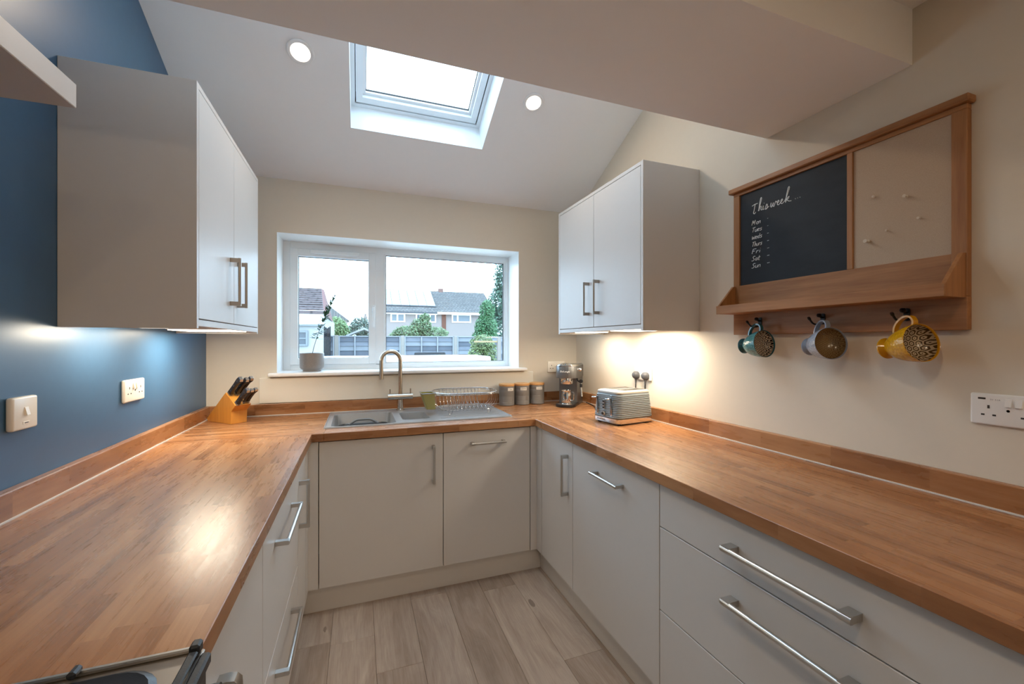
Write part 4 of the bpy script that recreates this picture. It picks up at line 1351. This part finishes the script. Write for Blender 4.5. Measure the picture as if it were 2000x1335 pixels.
mug('mustard yellow mug with brown hexagon print inside, hanging on the hook nearest the viewer', 1.530, .7274, 1.359, (-.30, -.95, .17), g_yel, h_brown, plain('mustard_glaze', rgb('c98f12'), .15), 0, .799, .110)

# ------------------------------------------------------------------ potted sprig on the sill
pt = thing('potted_sprig', 'speckled grey plant pot with a single leafy sprig on the window sill', 'plant', (-.292, 3.035, 1.172))
def speck():
    t = NT('speckled_grey_glaze'); o = t.obj()
    v = t.n('ShaderNodeTexVoronoi'); v.inputs['Scale'].default_value = 160; t.l(o, v.inputs['Vector'])
    k = t.math('LESS_THAN', v.outputs['Distance'], .16)
    t.bsdf(t.mix(t.math('MULTIPLY', k, .6), rgb('857d77'), rgb('bfb7ae')), .3); return t.m
m = MB(); m.lathe([(0, .0005), (.054, .0005), (.055, .004), (.055, .010), (.066, .016), (.072, .026), (.0735, .05), (.0735, .118), (.0715, .120), (.069, .118), (.069, .10), (0, .10)], 44); m.build('pot', speck(), pt, smooth=True, local=True)
m = MB(); m.lathe([(0, .104), (.03, .103), (.0688, .1005)], 24); m.build('soil', plain('potting_soil', rgb('3c2f25'), .95, nstr=.5), pt, local=True)
stem = smooth_path([(.0, 0, .10), (.012, 0, .16), (.045, 0, .27), (.085, -.003, .37), (.118, -.004, .45), (.142, -.004, .505)], 8)
m = MB(); m.tube(stem, [.0022 - .0012 * i / len(stem) for i in range(len(stem))], 6); m.build('stem', plain('brown_stem', rgb('5a4a38'), .7), pt, smooth=True, local=True)
lf = leaf_mat('sprig_leaf', rgb('1f4434'), rgb('4a7a56'))
rr2 = random.Random(11)
for i in range(130):
    f = .30 + .70 * (i / 129)
    p = stem[min(int(f * (len(stem) - 1)), len(stem) - 1)]
    ln = (.052 * (1 - f) + .022) * rr2.uniform(.6, 1.1)
    if f > .8: ln *= .9
    a = rr2.uniform(0, 2 * PI)
    d = Vector((math.cos(a) * .7, math.sin(a) * .7, rr2.uniform(.3, 1.0) - (.5 if f < .5 else 0))).normalized()
    s_ = d.cross(Vector((0, 0, 1))).normalized() * ln * .2
    nrm = d.cross(s_).normalized() * ln * .05
    m = MB(); m.faces([tuple(p), tuple(p + d * ln * .45 + s_ + nrm), tuple(p + d * ln), tuple(p + d * ln * .45 - s_ + nrm)], [(0, 1, 2), (0, 2, 3)])
    m.build('leaf', lf, pt, local=True)

# ------------------------------------------------------------------ floating shelf, cooker
sh = thing('floating_shelf', 'white floating shelf on the blue wall at the upper left edge', 'shelf', (XL, .20, 1.843))
MB().box(XL + .0005, -.55, .20, 1.123, 1.843, 1.893, .0015).build('board', M['door'], sh)
MB().box(XL + .0005, XL + .014, .19, .1995, 1.846, 1.890, .001).build('end_cap', M['white'], sh)

ck = thing('gas_cooker', 'freestanding steel topped gas cooker at the lower left edge beside the worktop', 'cooker', (XL + .01, .11, 0))
cw = plain('white_enamel', rgb('e4e4e2'), .25)
hob = brushed('hob_steel', rgb('a59c92'), .38, 1.0, 1)
cy0, cy1 = .11, CKY + .010
cx0, cx1 = XL + .012, -.205
MB().box(cx0, cx1 - .01, cy0, cy1, .03, .885, .003).build('body', cw, ck)
for x in (cx0 + .04, cx1 - .06):
    for y in (cy0 + .05, cy1 - .05):
        MB().cyl((x, y, .0005), (x, y, .03), .018, 12).build('foot', M['black'], ck)
MB().box(cx0, cx1 - .006, cy0, cy1, .8852, .912, .002).build('hob_tray', hob, ck)
m = MB()
m.box(cx0, cx1 - .022, cy1 - .008, cy1, .912, .919, .002); m.box(cx0, cx0 + .012, cy0, cy1 - .012, .912, .919, .003); m.box(cx0, cx1 - .006, cy0, cy0 + .012, .912, .919, .003)
m.build('tray_rim', M['steel'], ck)
for bx0, bx1, by0, by1 in ((-.49, -.245, .45, .712), (-.77, -.535, .45, .712), (-.49, -.243, .14, .40), (-.77, -.535, .14, .40)):
    m = MB()
    rim = rr_loop(bx0, bx1, by0, by1, .058, 6)
    loft(m, [[(a, b, .9122) for a, b in rim], [(a, b, .9165) for a, b in rr_loop(bx0 + .008, bx1 - .008, by0 + .008, by1 - .008, .052, 6)], [(a, b, .9125) for a, b in rr_loop(bx0 + .022, bx1 - .022, by0 + .022, by1 - .022, .042, 6)]], True, True)
    wl = m.build('burner_well', M['iron'], ck, smooth=True)
    cx_, cy_ = (bx0 + bx1) / 2, (by0 + by1) / 2
    m = MB(); m.lathe([(0, .9135), (.042, .9135), (.042, .920), (.030, .926), (0, .927)], 24, Matrix.Translation((cx_, cy_, 0))); m.build('burner_cap', M['black'], wl, smooth=True)
for x in (-.352, -.660):
    m = MB()
    m.box(x - .005, x + .005, cy1 - .024, cy1 - .004, .9192, .929, .003)
    m.build('lid_stop', M['iron'], ck)
m = MB()
m.box(cx1 - .020, cx1 - .008, cy0, cy1 - .022, .9192, .924, .002)
m.box(cx1 - .021, cx1 - .008, cy1 - .020, cy1 - .001, .9125, .929, .003)
m.build('side_rail', M['iron'], ck)
m = MB(); m.box(cx1 - .006, cx1 + .007, cy0, cy1 - .020, .902, .919, .003); m.build('front_trim', M['iron'], ck)
MB().box(cx1 - .0095, cx1 + .004, cy0 + .005, cy1 - .03, .79, .9045, .004).build('control_panel', M['black'], ck)
for k in range(5):
    y = cy1 - .06 - k * .105
    m = MB(); m.cyl((cx1 + .0045, y, .875), (cx1 + .026, y, .875), .019, 18); kn = m.build('control_knob', M['iron'], ck, smooth=True)
    m = MB(); m.box(cx1 + .0262, cx1 + .030, y - .002, y + .002, .863, .887, .001); m.build('knob_mark', M['chrome'], kn)
MB().box(cx1 - .0095, cx1 + .004, cy0 + .005, cy1 - .03, .20, .78, .004).build('oven_door', M['black'], ck)
def ex(h, k=.36):
    return tuple(c * k for c in rgb(h))
# ------------------------------------------------------------------ garden and neighbours beyond the window
GZ = -.25
struct(MB().box(-16, 40, YB + WT + .02, 75, GZ - .1, GZ).build('ground', plain('garden_ground', rgb('b4b0a6'), .9, nscale=8, nstr=.3, var=.15)))
fence_grey = [plain('weathered_fence_board_a', ex('8b93a0'), .85, nscale=30, var=.25), plain('weathered_fence_board_b', ex('6c7583'), .85, nscale=30, var=.25), plain('weathered_fence_board_c', ex('a2a9b2'), .85, nscale=30, var=.25)]
conc = plain('concrete_post', ex('b9b2aa'), .9, var=.08)
batten = plain('pale_fence_batten', ex('b7bcc4'), .85)
ff_ = thing('garden_fence', 'weathered grey lap panel fence with concrete posts across the garden', 'fence', (-.9, 13.0, GZ))
FT = 1.555
posts = [-.615, 1.23, 2.85]
for x in posts:
    MB().box(x - .055, x + .055, 12.94, 13.05, GZ, FT + .03, .01).build('post', conc, ff_)
for a, b in ((-.82, -.67), (-.56, 1.175), (1.285, 2.795), (2.905, 4.6)):
    n = 13
    for k in range(n):
        z0 = GZ + .06 + k * (FT - GZ - .08) / n
        dz = (FT - GZ - .08) / n
        m = MB(); m.faces([(a, 12.972, z0), (b, 12.972, z0), (b, 13.0, z0 + dz * 1.1), (a, 13.0, z0 + dz * 1.1), (a, 13.0, z0), (b, 13.0, z0), (b, 13.008, z0 + dz * 1.1), (a, 13.008, z0 + dz * 1.1)],
                          [(0, 1, 2, 3), (4, 5, 6, 7), (0, 1, 5, 4), (1, 2, 6, 5), (2, 3, 7, 6), (3, 0, 4, 7)])
        m.build('lap_board', fence_grey[(k * 7 + int(a * 10)) % 3], ff_)
    MB().box(a, b, 12.965, 13.02, FT - .015, FT + .015, .004).build('capping', batten, ff_)
    nb = max(1, int((b - a) / .43))
    for k in range(nb + 1):
        x = a + .02 + (b - a - .04) * k / nb
        MB().box(x - .018, x + .018, 12.945, 12.972, GZ + .05, FT - .016, .003).build('batten', batten, ff_)

# white bungalow on the left
bw = thing('white_bungalow', 'white walled building with a brown tiled roof at the left of the window view', 'building', (-4.0, 12.0, GZ))
rend = plain('white_render', ex('e3e5e4'), .85, var=.03)
MB().box(-6.0, -.89, 12.0, 17.4, GZ, 2.13, 0).build('wall', rend, bw)
MB().box(-6.0, -.87, 11.90, 11.998, 1.84, 2.14, .01).build('fascia', M['white'], bw)
MB().box(-6.0, -.87, 11.88, 11.998, 1.80, 1.835, .005).build('drip_edge', batten, bw)
MB().cyl((-6.0, 11.86, 2.15), (-.86, 11.86, 2.15), .05, 10).build('gutter', M['white'], bw)
rf = MB(); rf.faces([(-6.1, 11.8, 2.18), (-.86, 11.8, 2.18), (-1.16, 15, 3.14), (-6.1, 15, 3.14), (-6.1, 11.8, 2.10), (-.86, 11.8, 2.10), (-1.16, 15, 3.06), (-6.1, 15, 3.06)], [(0, 1, 2, 3), (4, 5, 6, 7), (0, 1, 5, 4), (1, 2, 6, 5), (2, 3, 7, 6), (3, 0, 4, 7)])
rfo = rf.build('roof', tiles_roof('brown_roof_tiles', ex('7d6a68'), ex('928082'), .3, .12), bw)
MB().faces([(-.86, 11.8, 2.18), (-1.16, 15, 3.14), (-1.0, 17.6, 2.18), (-.80, 11.8, 2.10), (-1.08, 15, 3.10), (-.92, 17.6, 2.10)], [(0, 1, 2), (3, 4, 5), (0, 1, 4, 3), (1, 2, 5, 4), (0, 2, 5, 3)]).build('barge_board', plain('red_brown_verge', ex('8a4a42'), .8), bw)
for k in range(11):
    zz = 2.18 + .96 * (k + .5) / 11; yy = 11.8 + 3.2 * (k + .5) / 11
    MB().box(-6.1, -.87 - .3 * (k + .5) / 11, yy - .03, yy + .03, zz - .02, zz + .022, .005).build('tile_course', tiles_roof('brown_tile_course', ex('75605f'), ex('8b7879'), .25, .5) if k == 0 else bpy.data.materials['brown_tile_course'], rfo)
wf = MB(); ringxz(wf, -1.78, -1.245, 1.28, 1.68, .05, .05, .05, .05, 11.93, 11.998, .004); wf.box(-1.53, -1.495, 11.94, 11.99, 1.33, 1.63); wf.box(-1.73, -1.295, 11.94, 11.99, 1.465, 1.495)
wfo = wf.build('window_frame', plain('grey_window_frame', ex('a4acb2'), .6), bw)
for a, b in ((-1.73, -1.53), (-1.495, -1.295)):
    for c, d in ((1.33, 1.465), (1.495, 1.63)):
        MB().box(a, b, 11.975, 11.985, c, d).build('pane', plain('dark_far_glass', ex('5e6a76'), .15), wfo)

gt = thing('garden_gate', 'tall black boarded gate leaf standing beside the white building', 'gate', (-.70, 10.5, GZ))
for k in range(5):
    x = -.765 + k * .030
    MB().box(x, x + .026, 10.5, 10.53, GZ + .03, 1.72 + .02 * abs(k - 2) - .02, .003).build('board', plain('black_stained_board', ex('24282e', .3), .8, var=.2, spec=.2) if k == 0 else bpy.data.materials['black_stained_board'], gt)
for z in (.1, .8, 1.5):
    MB().box(-.765, -.62, 10.531, 10.56, z, z + .08, .003).build('ledge', bpy.data.materials['black_stained_board'], gt)

# semi-detached house far right
hs = thing('pebbledash_house', 'long pinkish rendered house with grey tiled roof and solar panels beyond the fence', 'house', (7.0, 42, GZ))
pink = plain('pinkish_render', ex('c3b7b3'), .9, var=.05)
MB().box(1.7, 13.2, 42, 50, GZ, 4.5, 0).build('wall', pink, hs)
rt = MB(); rt.faces([(1.6, 41.5, 4.45), (13.4, 41.5, 4.45), (13.4, 46, 7.06), (1.6, 46, 7.06), (1.6, 41.5, 4.3), (13.4, 41.5, 4.3), (13.4, 46, 6.9), (1.6, 46, 6.9)], [(0, 1, 2, 3), (4, 5, 6, 7), (0, 1, 5, 4), (1, 2, 6, 5), (2, 3, 7, 6), (3, 0, 4, 7)])
rt.faces([(1.6, 46, 7.06), (13.4, 46, 7.06), (13.4, 50.5, 4.45), (1.6, 50.5, 4.45), (1.6, 46, 6.9), (13.4, 46, 6.9), (13.4, 50.5, 4.3), (1.6, 50.5, 4.3)], [(0, 1, 2, 3), (4, 5, 6, 7), (0, 1, 5, 4), (1, 2, 6, 5), (2, 3, 7, 6), (3, 0, 4, 7)])
rto = rt.build('roof', tiles_roof('grey_roof_tiles', ex('82807f'), ex('999795'), .35, .3), hs)
rcm = tiles_roof('grey_tile_course', ex('7a7877'), ex('94918f'), .3, .8)
for k in range(14):
    q = (k + .5) / 14
    MB().box(1.6, 13.4, 41.5 + 4.5 * q - .03, 41.5 + 4.5 * q + .03, 4.45 + 2.61 * q - .03, 4.45 + 2.61 * q + .035, 0).build('tile_course', rcm, rto)
MB().box(7.3, 13.4, 41.42, 41.49, 4.22, 4.44, .01).build('fascia', M['white'], hs)
MB().box(1.6, 7.3, 41.42, 41.49, 4.26, 4.42, .01).build('fascia', plain('dark_gutter', ex('5c6068'), .6), hs)
MB().box(1.6, 7.3, 41.47, 41.995, 4.18, 4.255, .01).build('soffit', M['white'], hs)
MB().box(7.83, 8.25, 41.93, 41.998, GZ, 4.3, .01).build('brick_pier', tiles_roof('red_brick', ex('b5735c'), ex('c98d75'), .22, .08), hs)
MB().box(8.2, 8.7, 45.8, 46.4, 6.6, 7.35, .02).build('chimney', plain('far_brick', ex('a98277'), .9), hs)
fglass = plain('far_window_glass', ex('8b98a3'), .15)
for x0, x1, z0, z1, mul in ((2.85, 4.22, 3.40, 4.26, (3.5,)), (5.25, 6.05, 3.40, 4.28, ()), (6.6, 7.25, 3.40, 4.28, ()), (8.85, 10.85, 3.45, 4.30, (9.45,))):
    m = MB(); ringxz(m, x0, x1, z0, z1, .12, .12, .12, .12, 41.92, 41.998, 0)
    for q in mul: m.box(q - .07, q + .07, 41.93, 41.998, z0 + .12, z1 - .12)
    fo = m.build('window_frame', M['white'], hs)
    xs = [x0 + .12] + [v for q in mul for v in (q - .07, q + .07)] + [x1 - .12]
    for a, b in zip(xs[::2], xs[1::2]):
        MB().box(a, b, 41.97, 41.99, z0 + .12, z1 - .12).build('pane', fglass, fo)
pv = plain('solar_panel_face', ex('b4bac4', .55), .5, spec=.2)
pvs = plain('solar_panel_side', ex('4b5058'), .5)
for r in range(3):
    for c in range(6):
        q0, q1 = .22 + r * .235, .22 + (r + 1) * .235 - .008
        x0, x1 = 2.2 + c * .85, 2.2 + (c + 1) * .85 - .03
        P_ = lambda x, q, h: (x, 41.5 + 4.5 * q - .5 * h, 4.45 + 2.61 * q + .86 * h)
        m = MB(); m.faces([P_(x0, q0, .06), P_(x1, q0, .06), P_(x1, q1, .06), P_(x0, q1, .06), P_(x0, q0, .14), P_(x1, q0, .14), P_(x1, q1, .14), P_(x0, q1, .14)], [(0, 1, 2, 3), (4, 5, 6, 7), (0, 1, 5, 4), (1, 2, 6, 5), (2, 3, 7, 6), (3, 0, 4, 7)])
        m.build('solar_panel', pv, hs)
m = MB(); m.box(2.15, 7.35, 42.36, 42.42, 4.96, 5.02); m.build('panel_rail', pvs, hs)

# shed roof and small far house beyond the fence
sd = thing('garden_shed', 'small shed with a pale gable roof peeping over the fence', 'shed', (.15, 14.6, GZ))
MB().box(-.25, .55, 14.6, 15.4, GZ, 1.55).build('wall', plain('shed_board', ex('a9a49c'), .85), sd)
MB().prism([(-.40, 1.56), (.15, 1.80), (.70, 1.56), (.70, 1.62), (.15, 1.87), (-.40, 1.62)], 14.5, 15.5, 'xz').build('roof', rend, sd)
fh = thing('distant_house', 'distant pale gabled house with a chimney behind the left bushes', 'house', (-1.5, 60, GZ))
MB().box(-5.5, -1.6, 60, 66, GZ, 4.4).build('wall', pink, fh)
MB().prism([(-5.8, 4.4), (-3.5, 6.1), (-1.3, 4.4)], 59.8, 66, 'xz').build('roof', bpy.data.materials['grey_roof_tiles'], fh)
MB().box(.55, 1.05, 60, 60.6, GZ, 5.0, .02).build('chimney', plain('far_chimney', ex('b9aaa2'), .9), fh)
MB().cyl((.8, 60.3, 5.0), (.8, 60.3, 5.35), .14, 10).build('chimney_pot', bpy.data.materials['far_chimney'], fh)

# planting
def foliage(name, label, cat, base, blobs, n, size, mat, trunk, seed, trunk_mat, inner=True, branches=0):
    r = random.Random(seed)
    t = thing(name, label, cat, base)
    tb = bmesh.new()
    tot = sum(b[3] * b[4] for b in blobs)
    for cx, cy, cz, rx, rz_ in blobs:
        for _ in range(int(n * rx * rz_ / tot)):
            while True:
                v = Vector((r.uniform(-1, 1), r.uniform(-1, 1), r.uniform(-1, 1)))
                if .25 < v.length < 1: break
            v *= (.62 + .38 * r.random()) / max(v.length, .5) if r.random() < .6 else 1
            p = Vector((cx + v.x * rx, cy + v.y * rx * .8, cz + v.z * rz_))
            a = Vector((r.gauss(0, 1), r.gauss(0, 1), r.gauss(0, 1))).normalized()
            b = a.orthogonal().normalized()
            s_ = size * r.uniform(.6, 1.4)
            q = [p + a * s_, p + b * s_ * .5, p - a * s_, p - b * s_ * .5]
            tb.faces.new([tb.verts.new(k) for k in q])
    m = MB(); m.add(tb); fo = m.build('foliage', mat, t)
    m = MB()
    m.tube(smooth_path([(base[0], base[1], GZ), (base[0] + .03, base[1], (GZ + trunk[1]) / 2), (base[0], base[1], trunk[1])], 3), [trunk[0]] * 7, 8)
    for k in range(branches):
        b = blobs[k % len(blobs)]
        e = Vector((b[0] + r.uniform(-.7, .7) * b[3], b[1], b[2] + r.uniform(-.3, 1.0) * b[4]))
        s0 = Vector((base[0], base[1], GZ + (trunk[1] - GZ) * r.uniform(.4, .9)))
        m.tube(smooth_path([s0, s0.lerp(e, .5) + Vector((0, 0, .1)), e], 3), [trunk[0] * .35] * 7, 5)
    m.build('trunk', trunk_mat, t)
bark = plain('tree_bark', ex('6d625a'), .9)
palebark = plain('pale_bark', ex('b5aaa0'), .9)
L_con = leaf_mat('conifer_leaf', ex('4c7a5c'), ex('7fa68a'))
L_con2 = leaf_mat('bright_conifer_leaf', ex('4b9250'), ex('79b078'))
L_bush = leaf_mat('bush_leaf', ex('6f9a62'), ex('a8c090'))
L_grey = leaf_mat('grey_green_leaf', ex('6a8577'), ex('93a894'))
L_ivy = leaf_mat('ivy_leaf', ex('7a9a4e'), ex('b0c184'))
foliage('conifer_tree', 'tall blue green conifer at the right of the window view', 'tree', (8.3, 23, GZ), [(8.3, 23, 5.2, 1.0, 1.7), (8.1, 23, 3.6, 1.15, 1.3), (8.0, 23, 2.4, 1.3, 1.2), (9.1, 23, 4.0, 1.3, 1.8)], 17000, .085, L_con, (.14, 5.5), 1, bark, branches=16)
foliage('conifer_tree', 'bright green pointed conifer in front of the house at the right', 'tree', (6.0, 20, GZ), [(6.0, 20, 2.9, .4, .65), (5.95, 20, 2.15, .6, .65), (5.9, 20, 1.5, .72, .7)], 6000, .06, L_con2, (.09, 3.0), 2, bark, branches=6)
foliage('garden_shrub', 'loose green shrub behind the fence below the house windows', 'bush', (2.15, 16, GZ), [(2.2, 16, 2.0, .42, .30), (1.7, 16, 1.75, .55, .26), (2.7, 16, 1.72, .55, .26), (1.3, 16, 1.58, .3, .2), (2.35, 16, 2.3, .22, .2)], 3600, .05, L_bush, (.05, 1.7), 3, bark, branches=18)
foliage('garden_shrub', 'pale green shrub behind the fence beside the white building', 'bush', (-.85, 19.5, GZ), [(-.95, 19.5, 2.05, .46, .46), (-.55, 19.5, 1.8, .44, .34)], 2600, .05, leaf_mat('lime_leaf', ex('86b36a'), ex('b3cf92')), (.05, 1.7), 4, bark, branches=8)
foliage('garden_shrub', 'grey green feathery shrub behind the fence in the left pane', 'bush', (.05, 18, GZ), [(.05, 18, 2.0, .45, .4), (.42, 18, 1.75, .35, .3)], 1800, .05, L_grey, (.05, 1.8), 5, bark, branches=14)
foliage('climbing_ivy', 'leafy ivy clump growing over the right end of the fence', 'bush', (2.7, 9.4, GZ), [(2.7, 9.4, 1.35, .30, .22), (2.62, 9.4, 1.0, .28, .35), (2.85, 9.4, 1.1, .22, .35), (2.75, 9.4, .5, .3, .5)], 3800, .035, L_ivy, (.03, 1.2), 6, palebark, branches=10)
tp = thing('trellis_post', 'pale trellis post with a cross rail beside the ivy', 'post', (2.98, 9.0, GZ))
MB().box(2.94, 3.02, 8.96, 9.04, GZ, 1.5, .006).build('upright', palebark, tp)
MB().box(2.40, 2.94, 8.98, 9.02, 1.37, 1.41, .004).build('cross_rail', plain('new_timber_rail', ex('d6b88a'), .8), tp)

# white lidded garden store right outside and a chair back behind it
gs = thing('garden_storage_box', 'white lidded garden storage box right outside the window', 'storage box', (.7, 4.6, GZ))
MB().box(-.52, 1.38, 4.62, 5.3, GZ + .001, 1.135, .01).build('body', M['upvc'], gs)
MB().box(-.56, 1.42, 4.58, 5.34, 1.137, 1.205, .012).build('lid', M['upvc'], gs)
for k in range(6):
    x = -.50 + k * .315
    MB().box(x, x + .30, 4.608, 4.6195, .2, 1.125, .004).build('front_panel', plain('pale_box_panel', ex('cfd6da'), .5) if k == 0 else bpy.data.materials['pale_box_panel'], gs)
gc = thing('garden_chair', 'black garden chair whose back shows above the white storage box', 'chair', (1.03, 6.6, GZ))
wv = plain('black_woven_rattan', ex('2c343c', .3), .8, nscale=120, nstr=.4, var=.2)
MB().box(.79, 1.27, 6.48, 6.53, .35, 1.215, .02, 2).build('backrest', wv, gc)
MB().box(.79, 1.27, 6.535, 7.05, .32, .38, .015, 2).build('seat', wv, gc)
for x in (.79, 1.23):
    for y in (6.54, 7.0):
        MB().box(x, x + .04, y, y + .04, GZ + .0005, .319, .004).build('leg', M['black'], gc)
    MB().box(x, x + .04, 6.54, 7.05, .60, .63, .006).build('armrest', wv, gc)
    MB().box(x, x + .04, 7.0, 7.04, .381, .599, .004).build('arm_post', M['black'], gc)
